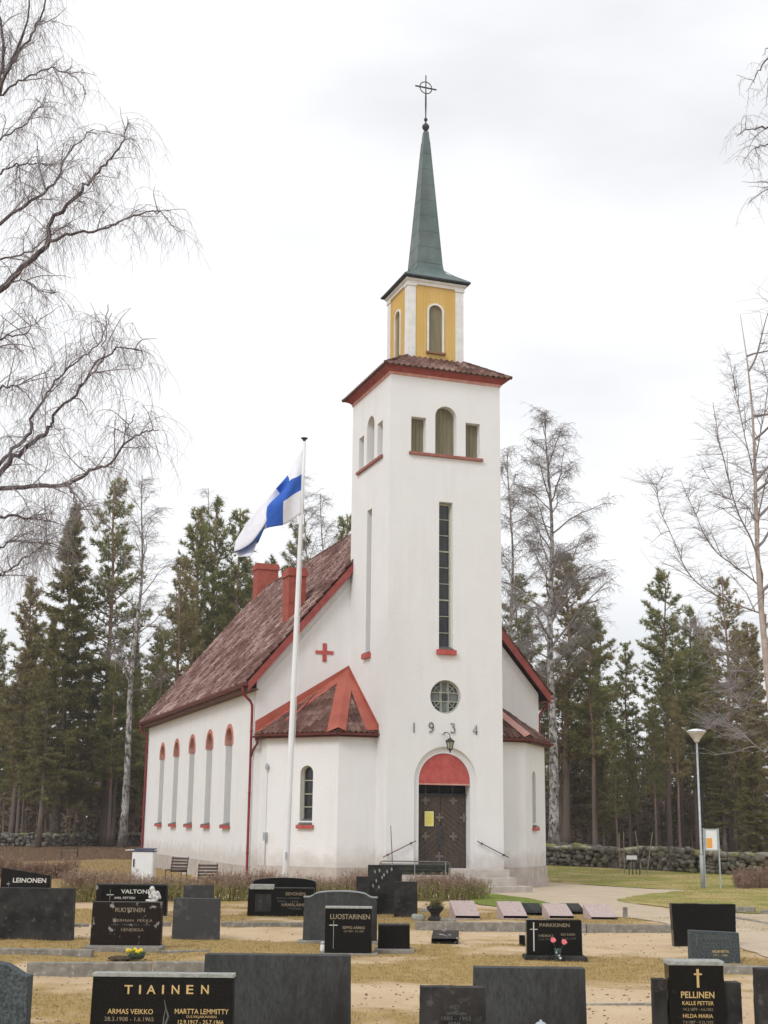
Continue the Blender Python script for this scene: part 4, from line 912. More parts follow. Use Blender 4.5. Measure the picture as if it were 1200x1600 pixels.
trunk_far = material('far_trunks', (.16,.12,.095), (.30,.215,.17), .9, .3, 3)
tag(place('undergrowth', npmesh('undergrowth', np.concatenate([V1_,V2_]), np.concatenate([F1,F2t]), [under_m, trunk_far], np.concatenate([np.zeros(len(F1)), np.ones(len(F2t))]))), 'dim mass of far trunks and undergrowth deep in the forest', 'undergrowth', kind='stuff')
# birches of the middle distance
def put_birch(px, ytop, D, label, base_px, **k):
    bx = at(base_px, 1300, D).x; tx = at(px, ytop, D).x; zg = float(hgt(bx,D)); H = at(px,ytop,D).z-zg
    ms = birch_meshes(H=H, lean=((tx-bx)/H,0), **k); return tree('birch_tree', label, ms, bx, D)
put_birch(856, 642, 70, 'tall bare birch with a thick grey trunk just right of the church', 866, r0=.30, wid=4.2, c0=.36, nb=38, dens=1.2, tw=.0085, up=52)
put_birch(797, 700, 76, 'bare birch half hidden behind the right side of the tower', 800, r0=.2, wid=3.0, c0=.35, nb=30, dens=1.2, tw=.0085)
put_birch(228, 742, 80, 'leaning bare birch with a white flecked trunk left of the nave corner', 192, r0=.25, wid=3.0, c0=.40, nb=30, weep=.5, dens=.9, tw=.0085)
put_birch(478, 742, 90, 'thin bare birch seen between the flagpole and the tower', 470, r0=.14, wid=2.2, c0=.45, nb=24, weep=.5, tw=.0085)
put_birch(505, 770, 92, 'slight bare birch beside the thin one left of the tower', 500, r0=.12, wid=2.0, c0=.45, nb=20, weep=.6, tw=.0085)
put_birch(330, 762, 96, 'faint bare birch rising behind the pine tops left of the flag', 322, r0=.12, wid=2.2, c0=.5, nb=18, weep=.5, tw=.008)

# ---- near birches whose trunks stand outside the frame or at its edge
def px_limb(pts, D, dy=(0,0)):
    n = len(pts); return np.array([at(p[0], p[1], D+dy[0]+(dy[1]-dy[0])*i/max(1,n-1)) for i, p in enumerate(pts)], float)
def smooth(P, k=5):
    out = []; n = len(P)
    for i in range(n-1):
        a, b, c, d = P[max(i-1,0)], P[i], P[i+1], P[min(i+2,n-1)]
        for j in range(k):
            t = j/k; out.append(.5*((2*b)+(c-a)*t+(2*a-5*b+4*c-d)*t*t+(3*b-a-3*c+d)*t**3))
    out.append(P[-1]); return np.array(out)
def near_birch(label, base, top, r0, limbs, mat_t, mat_l, mat_tw, D, weep, twr, dens, extra=0, ln_tw=.8, side=1.0, ang=(.25,1.0)):
    t = thing('birch_tree', label, 'tree', base); b = np.array(base, float)
    k = 12; TP = np.array([[ (top[0]-b[0])*(i/k)+.12*math.sin(i*.8)*(i/k), (top[1]-b[1])*(i/k), (top[2]-b[2])*i/k] for i in range(k+1)]); place('trunk', trunk_mesh('trunk', TP, r0, .008, mat_t, 12), t)
    tr_at = lambda z: np.array([np.interp(z, TP[:,2], TP[:,i]) for i in range(3)])
    for lb in limbs:
        P = smooth(px_limb(lb['p'], D, lb.get('dy',(0,0)))-b); P[1:] += rng.normal(0,.004+.012*weep,(len(P)-1,3)); 
        if lb.get('root', True): P = np.concatenate([[tr_at(max(.5,P[0][2]-lb.get('drop',.8)))], P])
        r_a, r_b = lb.get('r',(.05,.010)); r_a *= .7 if D == 32 else .9; n = len(P); M_ = MB().tube([Vector(p) for p in P], [r_a+(r_b-r_a)*(i/(n-1))**.8 for i in range(n)], 6)
        o = M_.build('limb', mat_l, t, smooth=True)
        S1 = Segs(); Lg = float(np.sum(np.linalg.norm(np.diff(P,axis=0),axis=1))); base_d = P[-1]-P[0]; base_d /= np.linalg.norm(base_d)
        def hang(Q, m_, l):
            for _ in range(m_):
                u = (.1+.9*U())*(len(Q)-1); i0 = min(int(u),len(Q)-2); q = Q[i0]+(Q[i0+1]-Q[i0])*(u-i0); az = U()*6.28
                T_ = path3(q, [math.cos(az)*.9,math.sin(az)*.9,rng.uniform(-.2,.8)], l*rng.uniform(.4,1.35), 6, .10, -.36*weep); S1.path(T_, twr, twr*.6)
                for _k in range(3):
                    i1 = rng.integers(1,6); S1.path(path3(T_[i1], [rng.normal(0,.7),rng.normal(0,.7),-.9*weep+.2], l*rng.uniform(.15,.45), 3, .12, -.15*weep), twr*.75, twr*.45)
        for s_ in range(int(Lg*3.6*dens)):
            u = (lb.get('from',.12)+(1-lb.get('from',.12))*U())*(n-1); i0 = min(int(u),n-2); q = P[i0]+(P[i0+1]-P[i0])*(u-i0)
            dd = P[i0+1]-P[i0]; dd /= np.linalg.norm(dd)+1e-9; f = 1-u/(n-1)
            d2 = dd*rng.uniform(.3,1)+rng.normal(0,.6,3)+np.array([0,0,.28]); l2 = rng.uniform(.35,1.25)*(.45+.75*f)*side
            P2 = path3(q, d2, l2, 5, .16, -.05*weep); S1.path(P2, .007+.009*l2, twr*1.15); hang(P2, int(rng.uniform(3,7)*dens), ln_tw)
            if U() < .5: P3 = path3(P2[2], d2+rng.normal(0,.6,3), l2*.6, 4, .16, -.05); S1.path(P3, .006, twr*1.1); hang(P3, int(4*dens), ln_tw)
        hang(P[n//4:], int(Lg*6*dens), ln_tw)
        V, Fq = segs_mesh(S1.a, S1.b, S1.r, S1.q, 3); place('twigs', npmesh('twigs', V, Fq, [mat_tw]), o)
    S2 = Segs(); away = -1 if base[0] < 0 else 1; zt_ = top[2]-b[2]
    for k in range(extra):      # the far side of the crown
        z = zt_*(.22+.74*(k+U())/extra); az = (0 if away > 0 else math.pi)+rng.uniform(-1.0,1.0); el = R(rng.uniform(20,60)); l = 3.6*(1-z/zt_)**.5+.6
        P = path3(tr_at(z), [math.cos(az)*math.cos(el),math.sin(az)*math.cos(el),math.sin(el)], l, 7, .12, -.02*weep); S2.path(P, .012+.012*l, .006)
        for _ in range(int(l*6)):
            q = P[rng.integers(2,8)]; P2 = path3(q, [math.cos(az)+rng.normal(0,.7),math.sin(az)+rng.normal(0,.7),rng.uniform(0,.9)], rng.uniform(.4,1.1), 4, .15, -.06*weep); S2.path(P2, .009, twr*1.1)
            for _k in range(5): S2.path(path3(P2[rng.integers(1,5)], [rng.normal(0,1),rng.normal(0,1),.2], rng.uniform(.4,.9), 4, .12, -.4*weep), twr, twr*.6)
    if extra: place('crown', S2.mesh('crown', mat_tw), t)
    return t
Lm = [dict(p=[(-60,490),(0,452),(35,418),(74,380),(80,345),(120,305),(140,282),(165,258),(190,225),(200,192)], r=(.075,.010), dy=(0,-.6)),
 dict(p=[(74,380),(110,366),(145,362),(180,350),(215,335),(245,331),(262,340)], r=(.034,.007), root=False, dy=(-.2,-.5)),
 dict(p=[(-60,400),(0,350),(50,315),(90,280),(100,250),(120,225),(145,203)], r=(.045,.008), dy=(.2,.8)),
 dict(p=[(-25,215),(0,145),(10,115),(25,88),(50,55),(70,12),(88,-40)], r=(.05,.012), dy=(0,.2)),
 dict(p=[(0,140),(5,80),(-2,20),(-5,-50)], r=(.04,.02), root=False),
 dict(p=[(5,125),(30,70),(45,20),(48,-40)], r=(.03,.012), root=False, dy=(0,-.4)),
 dict(p=[(0,148),(30,128),(60,112),(85,107),(118,122),(134,150)], r=(.026,.006), root=False, dy=(0,-.3)),
 dict(p=[(-30,300),(0,270),(30,256),(60,256),(85,262)], r=(.03,.007), dy=(0,.5)),
 dict(p=[(-30,240),(0,218),(40,190),(70,160)], r=(.03,.007), dy=(0,1)),
 dict(p=[(-40,425),(0,405),(40,395),(75,372),(110,345)], r=(.03,.007), dy=(.3,1.2)),
 dict(p=[(-10,452),(20,440),(45,442),(70,456),(85,458)], r=(.02,.006), root=False, dy=(0,.5)),
 dict(p=[(-50,790),(0,738),(35,702),(75,675),(85,650),(125,605),(150,568),(190,543),(225,548)], r=(.062,.009), dy=(0,-.5)),
 dict(p=[(-20,750),(5,718),(45,682),(50,655),(75,615),(95,585),(140,550),(160,525),(170,478)], r=(.045,.007), root=False, dy=(0,.6)),
 dict(p=[(125,605),(155,570),(165,530),(172,490)], r=(.02,.006), root=False, dy=(-.3,0)),
 dict(p=[(-60,775),(0,764),(60,758),(105,757),(140,735),(162,727),(200,690),(225,675),(248,672)], r=(.055,.008), dy=(0,-1)),
 dict(p=[(190,698),(200,668),(212,645)], r=(.014,.006), root=False, dy=(-.8,-1)),
 dict(p=[(105,757),(118,780),(120,795),(150,796)], r=(.018,.005), root=False, dy=(-.5,-.6), **{'from':.6}),
 dict(p=[(-40,808),(0,807),(30,806),(60,812),(85,816)], r=(.04,.008), dy=(0,.5)),
 dict(p=[(-40,920),(0,900),(15,890),(50,865),(75,848)], r=(.035,.007), dy=(0,.6)),
 dict(p=[(-30,870),(0,855),(30,845),(60,855)], r=(.03,.006), dy=(.3,1)),
 dict(p=[(-40,640),(0,608),(30,600),(70,580)], r=(.03,.006), dy=(.5,1.5)),
 dict(p=[(-30,560),(5,530),(40,520),(60,495)], r=(.03,.006), dy=(0,1))]
b0 = at(-260, 1480, 22); near_birch('big weeping birch whose dark drooping limbs fill the upper left', (b0.x, 22, 0), (b0.x+.2, 22.3, 19.5), .26, Lm, bark_birch, limb_m, twig_m, 22, 1.1, .0033, 1.0, ln_tw=.9, extra=26)
Rm = [dict(p=[(1196,960),(1165,950),(1116,929),(1077,897),(1053,845),(1032,796),(1025,752)], r=(.038,.006)),
 dict(p=[(1193,922),(1165,897),(1123,866),(1102,838),(1084,796),(1063,750)], r=(.034,.006), dy=(0,.6)),
 dict(p=[(1191,897),(1175,845),(1151,796),(1133,726),(1123,687),(1114,628)], r=(.04,.006), dy=(0,-.5)),
 dict(p=[(1186,827),(1165,789),(1130,775),(1095,728)], r=(.024,.005), dy=(0,.5)),
 dict(p=[(1182,760),(1165,687),(1151,620),(1140,560)], r=(.026,.005)),
 dict(p=[(1198,1130),(1154,1101),(1142,1072)], r=(.018,.005), dy=(0,-1)),
 dict(p=[(1200,1180),(1163,1154),(1125,1139),(1100,1140)], r=(.018,.005), dy=(0,-1)),
 dict(p=[(1198,1060),(1150,1030),(1110,1010),(1075,985)], r=(.022,.005), dy=(0,-.8)),
 dict(p=[(1186,800),(1200,740),(1215,690)], r=(.03,.006)), dict(p=[(1180,720),(1195,640),(1205,570)], r=(.026,.005))]
b1 = at(1228, 1400, 32); t1_ = at(1158, 492, 32)
nb_ = near_birch('pale pinkish young birch rising along the right edge', (b1.x, 32, 0), (t1_.x, 32, t1_.z), .13, Rm, bark_pink, dead_m, twig_m, 32, .02, .0040, 1.05, ln_tw=.6, side=1.0, extra=14)
Rc = [dict(p=[(1290,185),(1240,190),(1195,200),(1175,201),(1152,210)], r=(.03,.006)), dict(p=[(1290,240),(1230,222),(1200,225),(1178,232)], r=(.03,.006), dy=(0,.4)),
 dict(p=[(1280,60),(1230,80),(1200,92),(1185,112),(1178,130)], r=(.025,.005)), dict(p=[(1280,330),(1240,300),(1210,290),(1192,300)], r=(.02,.005), dy=(0,.5))]
b2 = at(1345, 1500, 19); near_birch('weeping birch outside the frame whose twigs hang into the upper right corner', (b2.x, 19, 0), (b2.x, 19, 17), .22, Rc, bark_birch, limb_m, twig_m, 19, .9, .0030, .62, ln_tw=.45, extra=24)
#--MORE2--
# ================================================================== STONE WALLS
moss_stone = material('mossy_fieldstone', (.05,.045,.038), (.24,.215,.18), .95, 3.5, 7, .35,.65, bump=.8, bscale=14, c3=(.13,.125,.05), s3=1.1, lo3=.55, hi3=.72)
moss_m = material('wall_top_moss', (.12,.12,.035), (.30,.28,.11), .95, 2.5, 6, .3,.7, bump=.8, bscale=20, c3=(.34,.32,.26), s3=2, lo3=.5, hi3=.6)
ico = bmesh.new(); bmesh.ops.create_icosphere(ico, subdivisions=2, radius=1); IV = np.array([v.co[:] for v in ico.verts]); IF = np.array([[v.index for v in f.verts] for f in ico.faces]); ico.free()
def rocks(places, name, mats, mi=None, smooth=True):
    V = []; Fs = []; M = []
    for k, (c, sx, sy, sz) in enumerate(places):
        ph = rng.uniform(0,6.28,6); f = 1+.14*np.sin(IV[:,0:1]*2.3+ph[0])+.12*np.sin(IV[:,1:2]*2.9+ph[1])+.12*np.sin(IV[:,2:3]*3.1+ph[2])
        P = np.sign(IV)*np.abs(IV)**.62*f; a = ph[3]; c_, s_ = math.cos((a-3.14)*.06), math.sin((a-3.14)*.06)
        P = P*np.array([sx,sy,sz]); P = np.stack([P[:,0]*c_-P[:,2]*s_, P[:,1], P[:,0]*s_+P[:,2]*c_],1)
        V.append(P+np.array(c)); Fs.append(IF+k*len(IV)); M += [mi[k] if mi else 0]*len(IF)
    return npmesh(name, np.concatenate(V), np.concatenate(Fs), mats, M, smooth)
def stone_wall(pts, height, label):
    P = [Vector((p.x,p.y,0)) for p in pts]; o = P[0]; oz = float(hgt(o.x,o.y)); t = thing('stone_wall', label, 'wall', (o.x,o.y,oz)); L_ = []; M_ = []
    for a, b in zip(P, P[1:]):
        e = (b-a); Ln = e.length; e.normalize(); n = Vector((-e.y,e.x,0)); ang = math.atan2(e.y,e.x)
        for side in (-.28,.28):
            z = 0; c = 0
            while z < height-.04:
                h = rng.uniform(.14,.26); s = rng.uniform(0,.3)
                while s < Ln:
                    w_ = rng.uniform(.17,.46); q = a+e*(s+w_/2)+n*(side+rng.normal(0,.04)); zz = float(hgt(q.x,q.y))-oz+z+h*.45+rng.normal(0,.02)
                    L_.append(((q.x-o.x,q.y-o.y,zz), w_*.54, .24, h*.60)); M_.append(0); s += w_
                z += h*.92
        s = 0
        while s < Ln:
            w_ = rng.uniform(.4,.9); q = a+e*(s+w_/2)+n*rng.normal(0,.05); L_.append(((q.x-o.x,q.y-o.y,float(hgt(q.x,q.y))-oz+height+rng.normal(0,.035)), w_*.56, .42, .12)); M_.append(1 if rng.random() < .6 else 0); s += w_*.8
    place('wall_stones', rocks(L_, 'wall_stones', [moss_stone, moss_m], M_), t)
stone_wall([G(760,1350), G(850,1351.5), G(930,1355), G(1010,1358.5), G(1090,1364), G(1165,1367), G(1192,1368)], .80, 'long dry stone wall with mossy top behind the lawn at right')
stone_wall([G(-120,1323), G(0,1322), G(60,1322.5), G(150,1321), G(245,1321)], .62, 'low dry stone wall with mossy top at the forest edge on the left')

# ================================================================== HEDGES AND SHRUBS
hedge_twig = material('hedge_twigs', (.24,.155,.115), (.38,.265,.20), .9, 2.5, 4)
twotone_z(hedge_twig, .30, .52, (.30,.28,.10), 1.0, ns=2.0)
hedge_leaf = material('dry_hedge_leaves', (.32,.22,.16), (.48,.36,.26), .9, 3)
moss_leaf = material('mossy_hedge_growth', (.22,.22,.05), (.40,.36,.13), .9, 3)
red_twig = material('reddish_twigs', (.19,.11,.085), (.30,.19,.15), .9, 2.5)
def hedge(pts, width, height, per_m, label, mats=(hedge_twig, hedge_leaf, moss_leaf), low=True, name='hedge', cat='hedge', hv=.12):
    o = pts[0]; P = np.array([[p.x,p.y] for p in pts]); Ls = np.linalg.norm(np.diff(P,axis=0),axis=1); tot = Ls.sum(); n = int(tot*per_m)
    S1 = Segs(); C = []; D = []; C2 = []; D2 = []; cum = np.concatenate([[0],np.cumsum(Ls)])
    for i in range(n):
        s = U()*tot; x = np.interp(s, cum, P[:,0]); y = np.interp(s, cum, P[:,1])+rng.uniform(-.5,.5)*width; z = float(hgt(x,y)); h = height*rng.uniform(1-hv*2.2,1+hv*.6)*(.93+.12*math.sin(s*1.7)+.05*math.sin(s*5.1))
        b = np.array([x-o.x,y-o.y,z-o.z]); d = np.array([rng.normal(0,.16),rng.normal(0,.16),1]); T_ = path3(b, d, h, 4, .10, .02); S1.path(T_, .0075, .0035)
        for _ in range(5):
            k = rng.integers(1,4); T2 = path3(T_[k], [rng.normal(0,.6),rng.normal(0,.6),rng.uniform(.3,1)], h*rng.uniform(.15,.42), 2, .15); S1.path(T2, .0045, .0025)
            if U() < .5: C.append(T2[-1]); D.append(np.array([0,0,.6])+rng.normal(0,.6,3))
        if low and U() < .8:
            q = T_[1]*(1-U()*.6)+T_[2]*U()*.5; q = b+(T_[2]-b)*rng.uniform(.15,1.0); C2.append(q); D2.append(rng.normal(0,1,3))
    V, Fq = segs_mesh(S1.a,S1.b,S1.r,S1.q,3); Vt, Ft = tufts(np.array(C),np.array(D),3,.05,.022)
    Ft2 = np.concatenate([Fq[:,[0,1,2]],Fq[:,[0,2,3]]]); VV = [V, Vt]; FF = [Ft2, Ft+len(V)]; MM = [np.zeros(len(Ft2)), np.ones(len(Ft))]
    if C2: Vm, Fm = tufts(np.array(C2),np.array(D2),4,.055,.02); VV.append(Vm); FF.append(Fm+len(V)+len(Vt)); MM.append(np.full(len(Fm),2))
    me = npmesh(name, np.concatenate(VV), np.concatenate(FF), list(mats), np.concatenate(MM)); ob = place(name, me); ob.location = o
    return tag(ob, label, cat)
hy = lambda px, py: G(px, py)
hedge([hy(96,1409), hy(300,1408), hy(540,1407), hy(600,1407)],   .75, .74, 170, 'long clipped leafless hedge with mossy lower stems in front of the church')
hedge([hy(640,1407), hy(764,1405)], .70, .66, 150, 'short leafless hedge section in front of the church steps, ending at the path', low=True)
hedge([hy(-60,1374), hy(118,1372)], .8, .72, 150, 'reddish leafless hedge in the far left yard', mats=(red_twig, hedge_leaf, moss_leaf), low=False)
hedge([hy(1152,1388), hy(1230,1387)], 1.2, .62, 260, 'low brown leafless shrub bed at the right edge in front of the stone wall', mats=(red_twig, hedge_leaf, moss_leaf), low=False, name='shrub', cat='shrub', hv=.25)

# ================================================================== GRASS (nobody could count it)
def blades(n, fn, hmin, hmax, wd, mats, name, label, region):
    x0,x1,y0,y1 = region; X_ = rng.uniform(x0,x1,n*3); Y_ = y0*(y1/y0)**rng.uniform(0,1,n*3); keep = fn(X_,Y_); X_, Y_ = X_[keep][:n], Y_[keep][:n]; k = len(X_)
    Z_ = hgt(X_,Y_)+micro(X_,Y_); hh = rng.uniform(hmin,hmax,k)*(1+.3*(Y_-10)/30*0); a = rng.uniform(0,6.28,k); ln = rng.normal(0,.6,(k,2))*hh[:,None]
    w_ = wd*(.5+Y_/30); B = np.stack([X_,Y_,Z_-.005],1); s = np.stack([np.cos(a),np.sin(a)*.3,0*a],1)*w_[:,None]; T_ = B+np.stack([ln[:,0],ln[:,1],hh],1)
    V = np.stack([B-s,B+s,T_],1).reshape(-1,3); mi = rng.integers(0,len(mats),k)
    tag(place(name, npmesh(name, V, np.arange(3*k).reshape(-1,3), mats, mi)), label, name.replace('_',' '), kind='stuff')
straw = [material('straw_blade', (.46,.32,.13), None, .9), material('dull_blade', (.28,.185,.075), None, .9), material('olive_blade', (.24,.20,.06), None, .9)]
greens = [material('green_blade', (.17,.22,.035), None, .9), material('yellow_green_blade', (.34,.31,.08), None, .9)]
def in_poly(pix):
    P = [G(*p) for p in pix]
    def f(x,y):
        r = np.zeros(len(x), bool); n = len(P)
        for i in range(n):
            a, b = P[i], P[i-1]; c = ((a.y > y) != (b.y > y)) & (x < (b.x-a.x)*(y-a.y)/(b.y-a.y+1e-12)+a.x); r ^= c
        return r
    return f
blades(16000, lambda x,y: (y < 80), .03, .12, .006, [straw[1], material('brown_blade', (.16,.095,.06), None, .9), material('moss_blade', (.19,.17,.06), None, .9)], 'withered_grass', 'withered brown grass and twigs in the yard left of the church', (-36,-9,50,80))
blades(30000, in_poly([(866,1355),(950,1359),(1100,1366),(1250,1369),(1250,1422),(1050,1417),(975,1408),(1000,1401),(1068,1392),(930,1382),(870,1377)]), .02, .06, .006, greens+straw, 'lawn_grass', 'yellow green spring grass of the lawn beside the path', (5,22,33,68))
blades(9000, in_poly([(765,1398),(800,1402),(850,1411),(880,1417),(850,1419),(790,1416),(742,1411),(738,1401)]), .02, .05, .005, greens[:1], 'lawn_edge_grass', 'bright green grass between hedge and path', (2,7,33,40))
# fallen twigs, cones and pebbles
P_ = []; 
for _ in range(3500):
    y = 9.5*(34/9.5)**U(); x = rng.uniform(-.32,.32)*y; r_ = rng.uniform(.003,.012); P_.append(((x,y,float(micro(x,y))+r_*.4), r_*rng.uniform(1,2), r_, r_*.7))
IVs, IFs = IV, IF
ico = bmesh.new(); bmesh.ops.create_icosphere(ico, subdivisions=1, radius=1); IV = np.array([v.co[:] for v in ico.verts]); IF = np.array([[v.index for v in f.verts] for f in ico.faces]); ico.free()
tag(place('litter', rocks(P_, 'litter', [material('litter', (.09,.06,.04), (.33,.27,.2), .9, 1.5)])), 'small cones, pebbles and bits of bark scattered on the sand', 'litter', kind='stuff')
IV, IF = IVs, IFs

# ================================================================== GRAVES
def kerb(p0, p1, h, wd, label, matl=None, sink=.1):
    a, b = G(*p0), G(*p1); e = (b-a); Ln = e.length; rz = math.atan2(e.y, e.x); t = MB(); k = max(1, round(Ln/1.6)); x = 0
    for i in range(k): t.box(i*Ln/k+.006, (i+1)*Ln/k-.006, 0, wd, -sink, h+random.uniform(-.006,.006))
    o = t.build('grave_kerb', matl or concrete, bevel=.012); o.location = a; o.rotation_euler = (0,0,rz); return tag(o, label, 'kerb')
kerb((40,1525),(430,1523), .165, .16, 'tall lichen covered concrete kerb behind the widest black headstone at lower left')
kerb((-40,1491),(143,1494.5), .09, .16, 'low crumbling kerb left of the brown headstone with lichen')
kerb((252,1489),(330,1487.5), .035, .10, 'thin buried kerb right of the brown headstone with lichen')
kerb((190,1449),(268,1449), .09, .16, 'short kerb left of the square grey rough stone')
kerb((345,1449),(478,1450), .10, .16, 'kerb between the square rough stone and the arched grey headstone')
kerb((648,1453),(1052,1459), .16, .14, 'long grey kerb in front of the row of pink plaques')
kerb((905,1573),(1022,1571), .03, .06, 'thin kerb line left of the tall stepped headstone with gold cross')
kerb((1125,1521),(1215,1524), .11, .22, 'mossy slab kerb right of the tall stepped headstone with gold cross')
kerb((1148,1426),(1179,1427), .13, .35, 'short stone kerb block near the right edge beside the large black slab')
kerb((1188,1429),(1225,1431), .10, .35, 'kerb block cut by the right edge of the frame')
kerb((1142,1436),(1215,1449), .05, .14, 'thin slanting kerb below the kerb blocks near the right edge')
kerb((0,1452),(140,1447), .05, .12, 'low kerb seen between the leftmost grey back and the brown headstone')

def fixD(D): return G(600, 1286.6+4192/D).y
STONES = []
def grave(px0, px1, ytop, D, mk, label, th=.16, prof='flat', rz=0, base=None, skew=0, ybl=None, name='headstone', rough=False, tilt=0, pale_top=False, exact=False):
    D = D if exact else fixD(D)
    a, b = at(px0, ytop, D), at(px1, ytop, D); cx_ = (a.x+b.x)/2; wd = (b.x-a.x)/2; H = (a.z+b.z)/2; z0 = float(micro(cx_, D))-.03
    t = thing(name, label, 'headstone', (cx_, D, z0), rz); H -= z0; hz = []
    if prof == 'flat': top = [(wd,H+skew*-.5),(-wd,H+skew*.5)]
    elif prof == 'arch': top = [(wd,H-.10),(wd*.86,H-.10),(wd*.74,H-.065)]+[(wd*.74*math.cos(x), H-.065+.065*math.sin(x)) for x in np.linspace(.25,math.pi-.25,13)]+[(-wd*.74,H-.065),(-wd*.86,H-.10),(-wd,H-.10)]
    elif prof == 'curve': top = [(wd*math.cos(x), H-.10+.10*math.sin(x)) for x in np.linspace(0,math.pi,15)]
    elif prof == 'wave': top = [(wd,H-.10),(wd*.8,H-.095),(wd*.5,H-.05),(wd*.2,H-.01),(-.1*wd,H),(-wd,H)]
    elif prof == 'taper': top = [(wd*1.0,H),(-wd*1.0,H)]
    bw = wd*(.95 if prof == 'taper' else 1.02)
    poly = [(-bw,0),(bw,0)]+top
    if rough:
        q = [poly[0]]
        for i in range(1,len(poly)+1):
            a_, b_ = poly[i-1], poly[i%len(poly)]
            for k in range(1,13):
                if i == len(poly) and k == 12: break
                u = k/12; j = rough*.0035 if k < 12 else 0; q.append((a_[0]+(b_[0]-a_[0])*u+rng.normal(0,j), a_[1]+(b_[1]-a_[1])*u+(rng.normal(0,j) if i > 1 else 0)))
        poly = q
    sl_ = MB().prism([(x,-th/2,z) for x, z in poly],(0,th,0)); st_ = sl_.build('slab', tombs[mk], t, bevel=.006 if not rough else .004)
    if pale_top: MB().prism([(-wd*1.01,-th/2-.006,H+.002),(wd*1.01,-th/2-.006,H+.002),(wd*1.01,-th/2-.006,H+.028),(-wd*1.01,-th/2-.006,H+.028)],(0,th+.012,0)).build('cap', tombs[pale_top], t)
    if base: MB().box(-wd-base[0],wd+base[0],-th/2-base[1],th/2+.06,-.05,base[2]).build('plinth', base[3] if len(base) > 3 else concrete, t, bevel=.015)
    STONES.append((cx_, D, wd))
    return dict(t=t, D=D-th/2, c=cx_, z=z0, th=th, wd=wd, H=H)
def write(g, s, px0, px1, ybase, ytop, m, part='lettering', bold=0.0):
    a, b = at(px0, ybase, g['D']), at(px1, ybase, g['D']); hh = at(px0, ytop, g['D']).z-a.z
    vs, fs = text_mesh(s, 1.0, m, .0, bold=bold); xs_ = [v[0] for v in vs]; zs = [v[2] for v in vs]; x0, x1, z0, z1 = min(xs_), max(xs_), min(zs), max(zs)
    sx, sz = (b.x-a.x)/(x1-x0), hh/(z1-z0); mb = MB().add([((v[0]-x0)*sx+a.x-g['c'], -g['th']/2-.0025, (v[2]-z0)*sz+a.z-g['z']) for v in vs], [f[::-1] if False else f for f in fs])
    return mb.build(part, m, g['t'])
def mark(g, px0, px1, y0, y1, m, mb=None):
    a, b = at(px0, y1, g['D']), at(px1, y0, g['D']); mb = mb or MB(); return mb.box(a.x-g['c'], b.x-g['c'], -g['th']/2-.006, -g['th']/2-.001, a.z-g['z'], b.z-g['z'])
def cross(g, cx_, ya, yb, yc, arm, wpx, m, name='cross'):
    mb = mark(g, cx_-wpx/2, cx_+wpx/2, ya, yb, m); mark(g, cx_-arm, cx_-wpx/2-.01, yc-wpx/2, yc+wpx/2, m, mb); mark(g, cx_+wpx/2+.01, cx_+arm, yc-wpx/2, yc+wpx/2, m, mb); mb.build(name, m, g['t'])
# nearest row
g = grave(148,366,1525.5,10.8,'black','wide polished black headstone with pale top edge and gold lettering at lower left',th=.14,pale_top='pale')
write(g,'T',194,207,1553,1539,gold,bold=.012); 
for ch_, a_, b_ in (('I',217,220),('A',229,243),('I',253,256),('N',268,280),('E',291,302),('N',314,326)): write(g,ch_,a_,b_,1553,1539,gold,bold=.012)
write(g,'ARMAS VEIKKO',168,239,1584,1576,gold,bold=.006); write(g,'28.3.1908 - 1.6.1965',163,240,1595,1588.5,faint)
write(g,'MARTTA LEMMITTY',273,357,1584,1576,gold,bold=.006); write(g,'O.S.VILJAKAINEN',291,338,1591.5,1586.5,gold); write(g,'12.9.1917 - 25.7.1966',278,349,1600,1593.5,gold,bold=.006)
rl = MB(); P = [at(x,y,g['D']) for x, y in ((257,1562),(259,1575),(263,1588),(258,1602))]; rl.tube([(p.x-g['c'],-g['th']/2-.002,p.z-g['z']) for p in P],[.003,.006,.009,.010],5); P = [at(x,y,g['D']) for x, y in ((259,1575),(256,1590),(255,1602))]; rl.tube([(p.x-g['c'],-g['th']/2-.002,p.z-g['z']) for p in P],[.003,.006,.009],5); rl.build('engraved_torch', lettering_grey, g['t'])
grave(-45,50,1503,10.4,'blue','blue grey speckled headstone with a sloping curved top cut by the lower left corner',th=.16,prof='wave')
grave(322,548,1491,12.2,'slate','back of a large plain grey headstone right of the wide black one',th=.18)
grave(740,912,1511,12.4,'slate','back of a large plain dark grey headstone at bottom right of centre',th=.18,rough=.4)
g = grave(656,757,1541,11.0,'dark','weathered dark headstone with barely legible letters at the bottom centre',th=.15,rough=.6)
mark(g,680,760,1567,1600,tombs['black']).build('dark_panel', tombs['black'], g['t']) if False else None
write(g,'ANTTI',702,718,1576,1570,lettering_grey); write(g,'LEPPÄNEN',698,728,1586,1580,lettering_grey); write(g,'1885 - 1952',690,736,1594,1588,lettering_grey); write(g,'ANNA',700,720,1602,1596,lettering_grey)
g = grave(1041,1126,1505,11.5,'black','tall stepped black headstone with a gold cross and gold lettering at lower right',th=.2,rough=.5)
for a_, b_, yt in ((1019,1039.5,1529),(1127.5,1155,1534)):
    p, q = at(a_,yt,fixD(11.5)), at(b_,yt,fixD(11.5)); MB().box(p.x-g['c'],q.x-g['c'],-.06,.08,0,p.z-g['z']).build('side_wing', tombs['dark'], g['t'], bevel=.005)
p, q = at(1040,1505,fixD(11.5)), at(1127,1505,fixD(11.5)); MB().box(p.x-g['c']-.004,q.x-g['c']+.004,-.104,.104,g['H']-.012,g['H']+.03).build('cap', tombs['pale'], g['t'], bevel=.01)
mark(g,1058,1117,1544,1610,tombs['black']).build('polished_panel', tombs['black'], g['t']); g['th'] += .012
